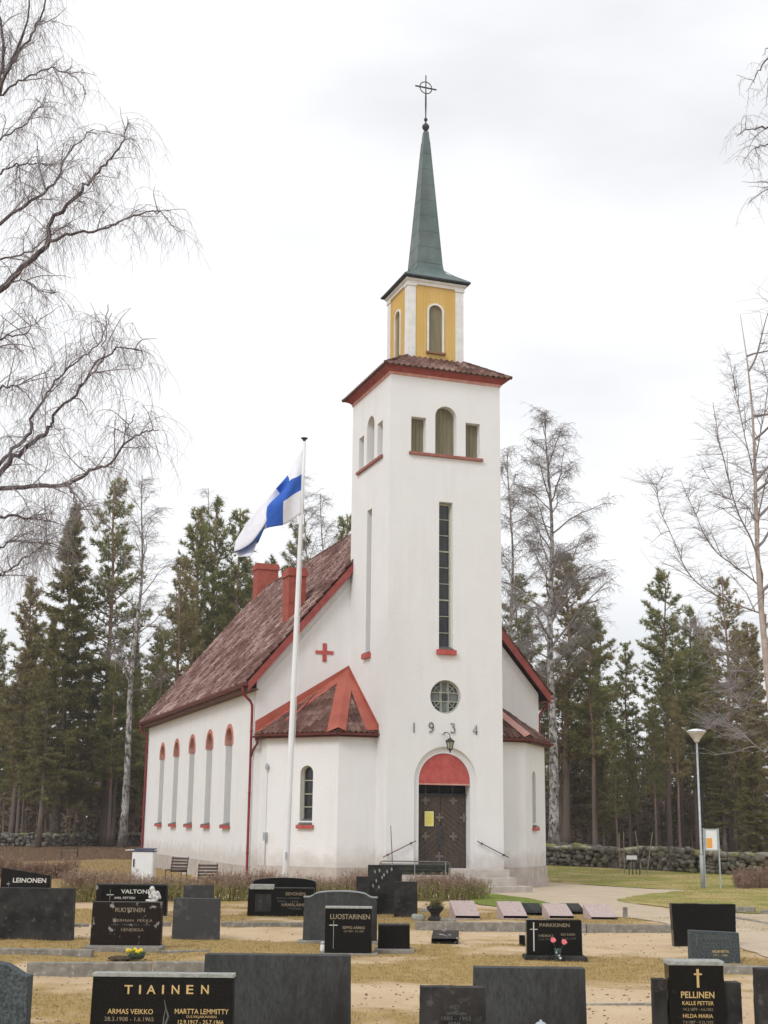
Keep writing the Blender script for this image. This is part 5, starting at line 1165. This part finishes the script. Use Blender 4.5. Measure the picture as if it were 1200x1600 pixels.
cross(g,1090,1514,1543,1522,6,2.6,gold); 
write(g,'PELLINEN',1064,1116,1559,1549,gold,bold=.012); write(g,'KALLE PETTER',1066,1115,1570,1564,gold,bold=.008); write(g,'14.2.1879 - 4.6.1952',1068,1114,1579,1574.5,faint); write(g,'HILDA MARIA',1067,1114,1590,1584,gold,bold=.008); write(g,'7.4.1887 - 4.12.1970',1067,1114,1599,1594.5,faint)
grave(1179,1250,1513,11.4,'dark','dark headstone cut by the lower right corner of the frame',th=.16,rough=.4)
# silver lantern lid at the bottom edge
DL = fixD(11.4); l0 = at(845,1596,DL); gl = thing('grave_lantern', 'small round grave lantern with a silver lid at the bottom edge', 'grave lantern', (l0.x,DL,0)); hz = l0.z
MB().lathe([(.05,0),(.055,.02),(.045,.04),(.045,hz-.07)],(0,0,0),16).build('body', black_metal, gl, smooth=True); MB().lathe([(.05,hz-.07),(.062,hz-.05),(.058,hz-.03),(.035,hz-.008),(.012,hz),(.012,hz+.012),(.004,hz+.014)],(0,0,0),20).build('lid', grey_metal, gl, smooth=True)
# second row
g = grave(147,254,1409,20.8,'brown','brown polished headstone spotted with lichen, a white angel sitting on its top',th=.2,base=(.06,.28,.10),rz=R(1))
write(g,'RUOTTINEN',180,226,1425,1418,faint,bold=.01); write(g,'HERMAN  PEKKA',177,238,1440,1436,faint); write(g,'1892 - 1950  1921 - 1941',174,234,1446,1443,lettering_grey); write(g,'HENRIIKKA',189,224,1455,1450,faint)
grave(-60,117,1387,22.4,'dark','back of a wide dark weathered headstone at the left edge',th=.2)
grave(273,344,1403.5,22.7,'grey','square rough pointed grey headstone back left of centre',th=.22,rough=.3)
# angel: one continuous figure from metaballs
mbl = bpy.data.metaballs.new('angel'); mbl.resolution = .012; mbl.threshold = .35
def ball(x,y,z,r,sx=1,sy=1,sz=1,rot=None):
    e = mbl.elements.new(type='ELLIPSOID'); e.co = (x,y,z); e.radius = r; e.size_x, e.size_y, e.size_z = sx, sy, sz
    if rot is not None: e.rotation = rot
from mathutils import Euler
q_ = lambda a,b,c: Euler((a,b,c)).to_quaternion()
ball(-.01,0,.185,.052,.95,.95,1.1); ball(-.01,-.005,.20,.045,1,1,1); ball(-.035,-.03,.19,.018)           # head leaning forward
ball(.01,0,.12,.062,.9,.8,1.15,q_(0,.35,0)); ball(.04,0,.06,.07,1.1,.9,.9); ball(0,-.03,.03,.06,1.5,.9,.6); ball(-.06,-.03,.03,.04,1.3,.8,.7)
ball(-.03,-.055,.095,.030,.8,.8,1.6,q_(.2,.5,0)); ball(-.045,-.05,.135,.026,.8,.8,1.4); ball(.03,-.055,.09,.028,1,.8,1.6,q_(0,-.3,0)); ball(-.02,-.07,.075,.028,1.5,.8,.8)
ball(.075,.03,.12,.045,.8,.4,1.7,q_(0,-.45,0)); ball(.10,.03,.08,.035,.7,.4,1.5,q_(0,-.35,0)); ball(.06,-.0,.13,.035,.6,.5,1.2)
ball(0,-.005,.012,.06,1.9,1.1,.35)
mo = bpy.data.objects.new('angel', mbl); COL.objects.link(mo); bpy.context.view_layer.update(); am = bpy.data.meshes.new_from_object(mo.evaluated_get(bpy.context.evaluated_depsgraph_get())); bpy.data.objects.remove(mo)
am.materials.clear(); am.materials.append(marble); am.polygons.foreach_set('use_smooth', [True]*len(am.polygons))
DA = fixD(20.8); pa = at(238,1409.5,DA); an = place('angel_statue', am, loc=(pa.x,DA,pa.z-.01)); an.scale = (1.12,1.12,1.12); tag(an, 'small white marble angel kneeling with bowed head on the brown headstone', 'statue')
# flower bowl
def flowers(loc, label, cols, n, spread, zb, bowl=True, name='flower_bowl'):
    t = thing(name, label, 'flowers', loc)
    if bowl: MB().lathe([(.07,0),(.11,.02),(.13,.07),(.12,.075),(.09,.06)],(0,0,0),18).build('bowl', material('dark_green_bowl', (.02,.035,.028), (.035,.05,.04), .5), t, smooth=True)
    lf = Segs(); gm_ = material('leaf_green', (.04,.09,.02), (.08,.14,.04), .7, 20)
    C = rng.normal(0,spread*.6,(60,3))*[1,1,.2]+[0,0,zb*.8]; V, Fq = tufts(C, C*[2,2,0]+[0,0,.1], 3, .05, .015); place('leaves', npmesh('leaves', V, Fq, [gm_]), t)
    fm_ = material('petal', cols[0], cols[1], .6, 30)
    for i in range(n):
        c = Vector((rng.normal(0,spread*.6), rng.normal(-.01,spread*.25), zb+rng.uniform(-.01,.03))); m_ = MB()
        for k in range(8):
            a = k*math.pi/4; m_.obox(c+Vector((.016*math.cos(a),.008*math.sin(a)-.004,.012*math.sin(a))), (.012*math.cos(a+.3),.004,.012*math.sin(a+.3)), (0,.009,.003), (-.008*math.sin(a),0,.008*math.cos(a)))
        m_.lathe([(.004,-.01),(.014,0),(.012,.012),(.003,.016)], c+Vector((0,-.008,0)), 8); m_.build('blossom', fm_, t)
    return t
pf = G(213,1499); flowers((pf.x,pf.y,.0), 'dark bowl of yellow flowers at the foot of the brown headstone', ((.70,.50,.02),(.85,.68,.05)), 7, .10, .11)
wr = MB(); pw = G(189,1499); wr.lathe([(.10,.0),(.20,.01),(.17,.04),(.05,.05)],(0,0,0),14); o = wr.build('withered_wreath', material('withered_spruce', (.05,.035,.02), (.11,.08,.05), .95, 20, bump=1), smooth=True); o.location = (pw.x,pw.y,0); tag(o, 'flat brown withered wreath beside the bowl of yellow flowers', 'wreath')
g = grave(476,589,1393,22.4,'slate','blue grey headstone with an arched top behind the black one with a pale cap',th=.18,prof='arch',base=(.10,.06,.08)); g0 = g
pc = MB(); P = [(g['wd']*1.02,g['H']-.10),(g['wd']*.86,g['H']-.10),(g['wd']*.74,g['H']-.065)]+[(g['wd']*.74*math.cos(x), g['H']-.065+.065*math.sin(x)) for x in np.linspace(.25,math.pi-.25,13)]+[(-g['wd']*.74,g['H']-.065),(-g['wd']*.86,g['H']-.10),(-g['wd']*1.02,g['H']-.10)]
for (x0,z0),(x1,z1) in zip(P,P[1:]): pc.prism([(x0,-.094,z0+.001),(x1,-.094,z1+.001),(x1,-.094,z1+.018),(x0,-.094,z0+.018)],(0,.188,0))
pc.build('pale_top_edge', material('pale_sawn_edge', (.24,.27,.28), (.33,.36,.37), .7, 30), g['t'])
g = grave(509,581,1419,20.5,'black','small black headstone with a thick pale cap, a long thin cross and gold lettering',th=.2,pale_top='pale',base=(.10,.12,.06))
write(g,'LUOSTARINEN',516,578,1436,1428,faint,bold=.015); write(g,'SEPPO ARMAS',535,570,1451.5,1447,faint,bold=.01); write(g,'3.4.1934 - 9.6.1981',537,568,1456.5,1453.5,faint); cross(g,521,1438,1482,1445.5,6.5,1.2,silver)
c_ = G(505,1487); cn_ = thing('grave_candle', 'white grave candle left of the black headstone with the thick pale cap', 'candle', (c_.x,c_.y,0)); MB().lathe([(.045,0),(.05,.03),(.048,.10),(.04,.115)],(0,0,0),14).build('jar', white_gloss, cn_, smooth=True); MB().lathe([(.047,.116),(.047,.14),(.02,.155)],(0,0,0),14).build('lid', grey_metal, cn_, smooth=True)
g = grave(591,640,1444,21.0,'black','low black block headstone right of the one with the thick pale cap',th=.25,base=(.06,.2,.10))
MB().box(-g['wd'],g['wd'],-.127,.127,g['H']-.012,g['H']+.006).build('top_edge', tombs['slate'], g['t'])
g = grave(822,907,1437,20.0,'black','black headstone with a tall thin cross and red flowers in front, right of centre',th=.2,base=(.05,.22,.10,tombs['dark']),rough=.25)
write(g,'PARKKINEN',843,890,1448,1442.5,faint,bold=.012); cross(g,834,1441,1486,1452,6,1.1,silver); write(g,'HEIKKI',842,864,1464,1460,faint); write(g,'12.6.1912',842,862,1469,1466,lettering_grey); write(g,'AILI KAISA',876,899,1462,1458,faint); write(g,'4.10.1919',878,900,1468,1465,lettering_grey)
v_ = G(871,1503); vt = thing('flower_vase', 'green glass grave vase with pink red carnations before the black headstone', 'vase', (v_.x,fixD(20.0)-.42,0)); MB().lathe([(.03,0),(.045,.02),(.05,.14),(.055,.2),(.05,.2)],(0,0,0),14).build('vase', material('green_glass', (.03,.055,.05), (.05,.08,.075), .25), vt, smooth=True)
pk = material('pink_red_petals', (.62,.10,.12), (.78,.25,.28), .6, 40)
for dx, zz_ in ((-.065,.30),(.10,.275)):
    s_ = MB().tube([(0,0,.15),(dx*.6,0,zz_-.08),(dx,-.01,zz_)],.004,5); so_ = s_.build('stem', material('stem', (.05,.09,.04), None, .7), vt); m_ = MB()
    for k in range(16): a = k*2.4; r_ = .03*math.sqrt(k/16); m_.obox((dx+r_*math.cos(a),-.015+.4*r_*math.sin(a),zz_+.02+r_*math.sin(a)*.8), (.014,.003,.004), (0,.012,0), (-.004,.004,.013))
    m_.build('blossom', pk, vt)
m_ = MB(); 
for k in range(6): m_.obox((-.02+.012*k,-.04,.15-.02*k+.01*(k%2)),(.012,.002,.004),(0,.006,0),(.002,0,.010))
m_.build('ribbon', white_gloss, vt)
def small(px0,px1,ytop,ybase,mk,label,th=.1,**k):
    c = G((px0+px1)/2, ybase); return grave(px0,px1,ytop,c.y+th/2,mk,label,th=th,exact=True,**k)
small(811,820,1461,1477,'black','tiny black stone left of the black headstone with red flowers')
# slanted plaque
def plaque(px0,px1,ytop,ybase,mk,label,slope=.45,shift=0,group=None):
    a, b = G(px0,ybase), G(px1,ybase); t = thing('grave_plaque', label, 'grave plaque', ((a.x+b.x)/2,a.y,0), 0, group); w_ = (b.x-a.x)/2; dz = (ybase-ytop)/F*a.y; sh = shift/F*a.y
    dp = .42; hz_ = max(.05, dz-dp*.055)*1.0; 
    MB().prism([(-w_,0,.02),(w_,0,.02),(w_,0,.07),(-w_,0,.07)],(0,.01,0)).add([(-w_,0,.07),(w_,0,.07),(w_+sh,dp,hz_+.07),(-w_+sh,dp,hz_+.07),(-w_,0,-.05),(w_,0,-.05),(w_+sh,dp,-.05),(-w_+sh,dp,-.05)],[(0,1,2,3),(4,7,6,5),(0,4,5,1),(1,5,6,2),(2,6,7,3),(3,7,4,0)]).build('slab', tombs[mk], t)
    return t, w_, dp, hz_, sh
def engraved(tp, s1, m):
    t, w_, dp, hz_, sh = tp; n = Vector((0,dp,hz_)).normalized(); up_ = Vector((0,n.y,n.z))
    for i, (s, size) in enumerate(((s1,.10),('1912 - 1978',.05))):
        vs, fs = text_mesh(s, size, m, 0); f = (.60,.30)[i]
        MB().add([(v[0]+sh*f, dp*f+v[2]*n.y-.002*n.z, .07+hz_*f+v[2]*n.z+.003) for v in vs], fs).build('lettering', m, t)
gl_ = material('rose_letters', (.22,.16,.15), None, .7)
for i, (a_, b_, yt, yb_, lb) in enumerate(((712,750,1414,1436,'pink slanted grave plaque, leftmost of four behind the long kerb'),(787,824,1415,1436,'pink slanted grave plaque, second from the left behind the long kerb'),(859,896,1418,1436,'pale pink slanted grave plaque behind the black headstone with red flowers'),(924,964,1419.5,1438,'pale pink slanted grave plaque, rightmost of four behind the long kerb'))):
    tp = plaque(a_,b_,yt,yb_,'pink',lb,shift=-8,group='pink plaques behind the long kerb'); engraved(tp, ('KOSKI','LAINE','NIEMI','SALO')[i] if False else 'IHALAINEN' if i > 9 else '· · ·', gl_) if False else None
plaque(820,851,1417,1431,'dark','dark slanted plaque between the second and third pink plaques',shift=-6); plaque(884,914,1417,1429,'dark','dark slanted plaque between the third and fourth pink plaques',shift=-6)
plaque(674,715,1461.5,1473,'brown','dark brown slanted plaque lying alone on the dry grass right of centre',shift=4)
c_ = G(977,1433); bo_ = MB().lathe([(.055,0),(.055,.20),(.05,.215),(.01,.22)],(0,0,0),14).build('grave_post', concrete, smooth=False); bo_.location = (c_.x,c_.y,0); tag(bo_, 'short round dark post right of the pink plaques', 'post')
# third row
g = grave(160,262,1383,28.3,'black','black headstone with silver lettering and a thin cross behind the angel',th=.2,base=(.05,.05,.05,tombs['pale']))
MB().box(-g['wd']-.11,-g['wd']-.005,-.1,.10,0,g['H']).build('side_slab', tombs['brown'], g['t']); MB().box(-g['wd']-.11,g['wd'],-.104,.104,g['H']+.002,g['H']+.025).build('top_edge', tombs['slate'], g['t'])
write(g,'VALTONEN',189,243,1396,1389.5,silver,bold=.02); cross(g,172,1389.5,1406.5,1398,5.5,1.2,silver); write(g,'AMIL PETTERI',178,211,1404.5,1401,silver,bold=.01)
g = grave(4,80,1362,30.5,'black','black headstone with a slanting top and white lettering at the far left',th=.18,skew=.17); write(g,'LEINONEN',20,72,1379,1371.5,silver,bold=.02); cross(g,13,1377,1392,1381,2.5,.9,silver)
grave(288,334,1383,29.5,'grey','dark stone peeping over the square rough grey headstone',th=.18,rough=.5)
grave(396,494,1371,31.0,'black','black headstone with a curved top behind the low wide black one',th=.16,prof='curve')
g = grave(389,491,1388,28.6,'black','low wide black headstone with a raised pale left shoulder',th=.22)
p, q = at(391,1384,fixD(28.5)), at(428,1384,fixD(28.5)); MB().box(p.x-g['c'],q.x-g['c'],-.14,.10,g['H']-.02,p.z-g['z']+.03).build('shoulder_cap', tombs['pale'], g['t'], bevel=.006); MB().box(q.x-g['c']+.005,g['wd'],-.125,.1,g['H']+.001,g['H']+.02).build('top_edge', tombs['slate'], g['t'])
mark(g,398,424,1397,1424,tombs['slate']).build('polished_panel', tombs['dark'], g['t'])
write(g,'SEVONEN',446,477,1399,1394,faint,bold=.01); write(g,'JUHO HENRIK',432,470,1405,1402,lettering_grey); write(g,'1899 - 1969',434,466,1409.5,1407,lettering_grey); write(g,'HÄMÄLÄINEN',440,482,1416,1410,faint,bold=.01); write(g,'TYYNE MARIA',449,471,1421,1418,lettering_grey)
g = grave(575,628,1351.5,29.5,'dark','tallest dark stone of three left of the church steps, dotted with pale leaf shapes',th=.2,rough=.3)
lv = MB()
for x, y in ((586,1362),(593,1360),(600,1367),(588,1376),(605,1362),(597,1371),(612,1358),(583,1384),(592,1386)): 
    p = at(x,y,g['D']); lv.obox((p.x-g['c'],-g['th']/2-.003,p.z-g['z']),(.012,0,.016),(0,.002,0),(-.010,0,.030))
lv.build('inlaid_leaf', tombs['pale'], g['t'])
grave(557,578,1369.5,29.0,'dark','narrow low dark stone left of the tallest dotted one',th=.2,rough=.3)
grave(616,652,1377.5,28.8,'dark','square dark stone standing right of the tallest dotted one',th=.22,rough=.3)
grave(1047,1147,1412,22.6,'black','large black slab back with a chipped top edge and a metal handle at right',th=.2,prof='taper',rough=.5)
DH = fixD(22.6); p = at(1150,1427,DH); hd = MB().tube([(p.x-.04,DH,p.z+.09),(p.x+.03,DH,p.z+.09),(p.x+.035,DH,p.z-.07),(p.x-.04,DH,p.z-.07)],.006,6)
big = [o for o in COL.objects if o.get('label','').startswith('large black slab back')][0]
hd.v = [(v[0]-big.location.x, v[1]-big.location.y, v[2]-big.location.z) for v in hd.v]; hd.build('handle', grey_metal, big)
g = grave(1076,1152,1455,19.6,'blue','grey black headstone with a cross and gold letters leaning before the large black slab',th=.18,skew=.03,base=(.06,.05,.04))
for y_ in (0,): write(g,'SIRKKONEN',1101,1143,1467.5,1461,lettering_grey,bold=.01)
write(g,'VÄINÖ JUHO',1098,1148,1476,1472.5,lettering_grey); write(g,'1903 - 1967',1098,1150,1481,1478,lettering_grey); write(g,'HELMI RIITTA',1113,1139,1488.5,1484.5,gold,bold=.02); write(g,'1911 - 1986',1115,1137,1494,1491,gold); cross(g,1088,1460,1478,1466,4.5,1.1,lettering_grey)
# urn and low things beside it
c_ = G(680,1438); ur = thing('planter', 'dark round planter on a stone foot left of the pink plaques', 'planter', (c_.x,c_.y,0)); MB().lathe([(.16,0),(.15,.05),(.09,.09),(.10,.14),(.17,.22),(.19,.28),(.17,.29)],(0,0,0),18).build('pot', tombs['dark'], ur, smooth=True)
C = rng.normal(0,.07,(220,3))*[1,1,.6]+[0,0,.34]; V, Fq = tufts(C, C*[3,3,0]+[0,0,.2], 4, .07, .012); place('foliage', npmesh('foliage', V, Fq, [needle[2]]), ur)
for px, py, s_, lb in ((652,1437,.10,'small pale rock left of the round planter'),(700,1441,.09,'small grey rock right of the round planter'),(664,1425,.08,'small pale rock behind the round planter'),(600,1474,.07,'low rock behind the low black block headstone')):
    c_ = G(px,py); o = place('rock', rocks([((0,0,s_*.4),s_*1.5,s_,s_*.7)],'rock',[tombs['pale'] if 'pale' in lb else concrete]), loc=(c_.x,c_.y,0)); tag(o, lb, 'rock')

at_g.data.foreach_set('value', grass_mask(X,Y).ravel().astype(np.float32))
blades(110000, lambda x,y: (grass_mask(x,y)+rng.normal(0,.03,len(x)) > .57) & (np.abs(x) < .34*y), .012, .055, .0035, straw, 'dry_grass', 'dry straw coloured grass growing in patches on the sandy cemetery ground', (-13,13,9.5,34))
# ================================================================== YARD FURNITURE
def ground_at(px, py): c = G(px, py); return c
# flagpole
FP = Vector((at(447,1372,38.5).x-.03, 38.5, 0)); top = at(475.5,690,38.5)
fp = thing('flagpole', 'tall white tapered flagpole with a small finial in front of the church', 'flagpole', FP)
dx, dz = top.x-FP.x, top.z
MB().tube([(dx*k,0,dz*k) for k in np.linspace(0,1,12)], list(np.linspace(.10,.048,12)), 18).build('pole', white_gloss, fp, smooth=True)
MB().lathe([(.03,0),(.04,.03),(.045,.06),(.10,.10),(.105,.12),(.03,.14)],(dx,0,dz-.01),16).build('finial', iron, fp, smooth=True)
MB().tube([(dx*.05+.13,-.06,.9),(dx*.5+.10,-.07,dz*.5),(dx+.07,-.04,dz-.1)],.005,5).build('halyard', white_gloss, fp)
MB().box(dx*.08-.02,dx*.08+.02,-.15,-.105,1.0,1.2).build('cleat', grey_metal, fp)
# flag: smooth surface through control rows (fly positions x hoist fractions)
FS = [0,.14,.278,.444,.55,.70,.85,1.0]; FT = [0,.364,.636,1.0]
FPX = [[(473,701),(472,740),(471.5,765),(470,803)],[(461,722),(463,746),(457,774),(457,812)],[(449.5,743),(452,752),(443,783),(442,820)],[(431,763),(437,774),(418,792),(416,826)],
       [(417,779),(416,816),(404,846),(402,838)],[(401,798),(395,845),(400,845),(395,866)],[(385,818),(377,858),(382,857),(384,869)],[(368,846),(366,862),(369,862),(372,870)]]
FY = [[0,0,0,0],[.05,-.12,-.05,.05],[.12,-.05,-.22,-.05],[.05,.16,-.20,-.25],[-.05,-.25,.22,.30],[-.12,-.30,.25,-.12],[-.20,-.25,.2,-.20],[-.1,-.14,.05,-.1]]
grid = np.array([[list(at(p[0],p[1],38.45+FY[i][j])) for j, p in enumerate(r)] for i, r in enumerate(FPX)])
def crint(K, V, x):
    K = np.array(K); i = min(max(int(np.searchsorted(K,x,side='right'))-1,0),len(K)-2); t = (x-K[i])/(K[i+1]-K[i]); p1, p2 = V[i], V[i+1]; p0 = V[i-1] if i > 0 else 2*p1-p2; p3 = V[i+2] if i+2 < len(K) else 2*p2-p1
    m1 = (p2-p0)*.5*.8; m2 = (p3-p1)*.5*.8; return (2*t**3-3*t*t+1)*p1+(t**3-2*t*t+t)*m1+(-2*t**3+3*t*t)*p2+(t**3-t*t)*m2
su = sorted(set(np.round(list(np.linspace(0,.278,12))+list(np.linspace(.278,.444,9))+list(np.linspace(.444,1,24)),5))); tv = sorted(set(np.round(list(np.linspace(0,.364,10))+list(np.linspace(.364,.636,8))+list(np.linspace(.636,1,10)),5)))
V = []; Fc = []; Mi = []
for s_ in su:
    cols = [crint(FS, grid[:,j], s_) for j in range(4)]
    for t_ in tv: V.append(crint(FT, np.array(cols), t_)+np.array([0,.03*math.sin(s_*17+t_*4),0]))
nt_ = len(tv)
for i in range(len(su)-1):
    for j in range(nt_-1):
        Fc.append((i*nt_+j,i*nt_+j+1,(i+1)*nt_+j+1,(i+1)*nt_+j)); sm, tm_ = (su[i]+su[i+1])/2, (tv[j]+tv[j+1])/2; Mi.append(1 if (.278 < sm < .444 or .364 < tm_ < .636) else 0)
fl0 = V[0]; me = npmesh('flag', np.array(V)-fl0, np.array(Fc), [white_cloth, blue_cloth], Mi, True); fo = place('flag', me, loc=tuple(fl0)); sm_ = fo.modifiers.new('thickness','SOLIDIFY'); sm_.thickness = .004
tag(fo, 'white flag with a blue cross flying from the tall flagpole', 'flag')
# street lamp
c_ = G(1098,1388); sl_t = thing('street_lamp', 'slim grey lamp post with a wide white conical head on the lawn at right', 'street lamp', c_); tp_ = at(1088.5,1156,c_.y); dx, hz_ = tp_.x-c_.x, tp_.z-c_.z
MB().tube([(0,0,-.2),(dx*.2,0,1.05),(dx*.205,0,1.07)],[.068,.068,.060],14).tube([(dx*.205,0,1.07),(dx*.21,0,1.12),(dx,0,hz_)],[.060,.042,.032],14).build('pole', grey_metal, sl_t, smooth=True)
MB().lathe([(.045,-.10),(.10,-.05),(.11,0),(.27,.21),(.335,.27)],(dx,0,hz_),28).build('lamp_shade', lamp_white, sl_t, smooth=True)
MB().lathe([(.34,.27),(.345,.29),(.26,.33),(.12,.365),(.01,.375)],(dx,0,hz_),28).build('lamp_cap', white_gloss, sl_t, smooth=True)
# notice board
c_ = G(1112,1388); nb2 = thing('notice_board', 'white framed notice board on two posts with an orange poster beside the street lamp', 'notice board', c_)
xa, xb = at(1101.5,1340,c_.y).x-c_.x, at(1123.5,1340,c_.y).x-c_.x; zt, zb_ = at(1110,1295,c_.y).z-c_.z, at(1110,1329,c_.y).z-c_.z
for x in (xa-.02,xb+.01): MB().box(x-.022,x+.022,-.02,.02,-.2,zt+.02).build('post', grey_metal, nb2)
MB().box(xa+.006,xb-.02,-.03,.03,zb_,zt).build('panel', white_gloss, nb2); fr = MB(); fr.box(xa+.006,xb-.02,-.045,-.031,zt-.035,zt).box(xa+.006,xb-.02,-.045,-.031,zb_,zb_+.035).box(xa+.006,xa+.05,-.045,-.031,zb_+.036,zt-.036).box(xb-.05,xb-.02,-.045,-.031,zb_+.036,zt-.036); fr.build('frame', grey_metal, nb2)
po = at(1108,1320,c_.y); MB().box(po.x-c_.x-.09,po.x-c_.x+.10,-.038,-.0315,po.z-c_.z-.10,po.z-c_.z+.22).build('poster', material('orange_poster', (.75,.33,.06), (.82,.42,.10), .6, 20), nb2)
# tap stand with a white plate, and stakes round saplings
c_ = G(988,1368); ts = thing('watering_stand', 'small dark metal stand with a white plate on the far lawn', 'stand', c_)
for x in (-.12,.02,.16,.30): 
    MB().box(x-.015,x+.015,-.02,.02,-.1,.86 if x > .1 else .7).build('leg', black_metal, ts)
MB().box(-.22,.20,-.05,-.022,.62,.78).build('plate', white_gloss, ts)
for px, yt, yb_, ln, lb in ((976,1300,1366,0,'thin wooden stake left of the dark stand'),(1003,1299,1366,-.22,'leaning thin wooden stake right of the dark stand'),(1010,1300,1368,.3,'thin wooden stake leaning right beside the stand'),(969,1302,1362,0,'pale thin stake at the left of the sapling stakes')):
    c2 = G(px,yb_); h_ = at(px,yt,c2.y).z-c2.z; o = MB().tube([(0,0,-.1),(ln,0,h_)],[.022,.018],7).build('stake', material('stake_wood', (.25,.20,.15), (.34,.28,.21), .9, 8)); o.location = c2; tag(o, lb, 'stake', 'stakes on the far lawn')
# white bin bag holder
c_ = Vector((at(226,1340,45).x,45,0)); wbn = thing('waste_bin', 'white box shaped waste bin with a dark blue rim and lid beside the nave corner', 'bin', c_)
MB().prism([(-.36,-.30,0),(.34,-.30,0),(.34,.30,0),(-.36,.30,0)],(0,0,1.06)).build('body', white_gloss, wbn, bevel=.05)
dbl = material('dark_blue_plastic', (.02,.03,.07), (.03,.04,.10), .5)
q = MB(); q.box(-.375,.355,-.315,-.303,1.02,1.055).box(-.375,.355,.303,.315,1.02,1.055).box(.343,.355,-.302,.302,1.02,1.055).box(-.375,-.363,-.302,.302,1.02,1.055); q.build('rim', dbl, wbn)
MB().obox((.02,.02,1.10),(.33,0,.0),(0,.30,.015),(0,0,.012)).build('lid', dbl, wbn, bevel=.01); MB().obox((-.26,-.02,1.075),(.34,0,.01),(0,.22,.0),(0,0,.010)).build('lid_liner', white_gloss, wbn)
MB().box(-.31,-.27,-.33,-.303,.55,.80).build('latch', black_metal, wbn)
# slatted bench backs leaning by the nave wall
wood_g = material('grey_wood', (.06,.045,.035), (.13,.10,.08), .85, 6, stretch=(.3,3,3))
def bench(px0, px1, ytop, D, label, rz):
    a, b = at(px0,ytop,D), at(px1,ytop,D); t = thing('garden_bench', label, 'bench', ((a.x+b.x)/2,D,0), rz, 'slatted benches by the nave wall'); w_ = (b.x-a.x)/2; H = a.z
    for k in range(5): MB().obox((0,-.05-.02*k+.14,H-.05-k*.10),(w_,0,0),(0,.012,0),(0,.004,.036)).build('back_slat', wood_g, t)
    for k in range(4): MB().obox((0,-.10-.10*k,.42),(w_,0,0),(0,.042,0),(0,0,.012)).build('seat_slat', wood_g, t)
    for s_ in (-1,1):
        MB().tube([(s_*w_*.92,.16,H+.01),(s_*w_*.92,.02,.42),(s_*w_*.92,.12,-.05)],.016,6).build('rear_leg', black_metal, t); MB().tube([(s_*w_*.92,.02,.405),(s_*w_*.92,-.44,.405),(s_*w_*.92,-.46,-.05)],.016,6).build('front_leg', black_metal, t)
bench(266,294,1339,46.5,'slatted garden bench nearer the white bin, seen from behind the hedge',R(-14)); bench(310,341,1350,45,'low slatted garden bench nearer the downpipe, mostly behind the hedge',R(8))
# metal framed bench before the steps
c_ = Vector((at(648,1360,38.6).x,38.6,0)); dull_steel = material('dull_steel', (.12,.12,.11), (.20,.20,.19), .5, 7); sb_ = thing('tube_bench', 'long dark green bench with a metal tube frame in front of the church steps', 'bench', c_)
w_ = .98; zt = at(648,1346,38.6).z
tb = MB().tube([(-w_,0,.3),(-w_,0,zt-.10),(-w_+.03,0,zt-.03),(-w_+.10,0,zt),(w_-.10,0,zt),(w_-.03,0,zt-.03),(w_,0,zt-.10),(w_,0,.3)],.017,8).tube([(-w_+.03,0,zt-.07),(w_-.03,0,zt-.07)],.010,6); tb.build('tube_frame', dull_steel, sb_, smooth=True)
grn = material('dark_green_boards', (.028,.033,.022), (.05,.055,.038), .6, 6)
for k in range(3): MB().box(-w_+.03,w_-.03,.012,.035,zt-.145-.105*k,zt-.095-.105*k+.0).build('back_board', grn, sb_)
MB().box(-w_+.03,w_-.03,.036,.05,zt-.36,zt-.09).build('back_panel', grn, sb_)
for k in range(3): MB().box(-w_+.03,w_-.03,-.42+.14*k,-.30+.14*k,.40,.425).build('seat_board', grn, sb_)
for x in (-w_+.35,0.0,w_-.12):
    MB().tube([(x,0,zt),(x,.0,.0)],.012,6).tube([(x,0,.395),(x,-.42,.395),(x,-.42,0)],.012,6).build('leg', grey_metal, sb_)
c_ = Vector((at(615,1358,39.0).x,39.0,0)); tp_ = at(610.5,1290,39.0); o = MB().tube([(0.02,0,-.1),(0,0,.3),(tp_.x-c_.x,0,tp_.z)],[.016,.014,.009],6).build('marker_rod', black_metal); o.location = c_; tag(o, 'thin dark rod standing upright by the left end of the tube bench', 'rod')
# bench and bits far left
c_ = G(108,1345); o = thing('garden_bench', 'faint pale rail of a bench in the shade at far left', 'bench', c_); MB().box(-.42,.42,-.02,.02,.55,.62).build('rail', wood_g, o); MB().box(-.42,.42,-.3,.0,.38,.42).build('seat', wood_g, o)
for s_ in (-1,1): MB().box(s_*.38-.03,s_*.38+.03,-.03,.01,-.1,.549).build('leg', wood_g, o)
#--MORE3--
# thin spring air: closed box round everything
hz = MB().box(-60,60,-12,158,-1.2,31).build('haze', []) if False else None
hm = bpy.data.materials.new('haze'); hm.use_nodes = True; t = hm.node_tree; t.nodes.clear(); o_ = t.nodes.new('ShaderNodeOutputMaterial'); pv = t.nodes.new('ShaderNodeVolumePrincipled'); pv.inputs['Color'].default_value = (.90,.90,.90,1); pv.inputs['Density'].default_value = .0005; t.links.new(pv.outputs[0], o_.inputs['Volume'])
hb = MB().box(-905,905,-35,1505,-1.2,31).build('haze', hm); hb['kind'] = 'stuff'; hb['label'] = 'thin pale air over the churchyard and forest'
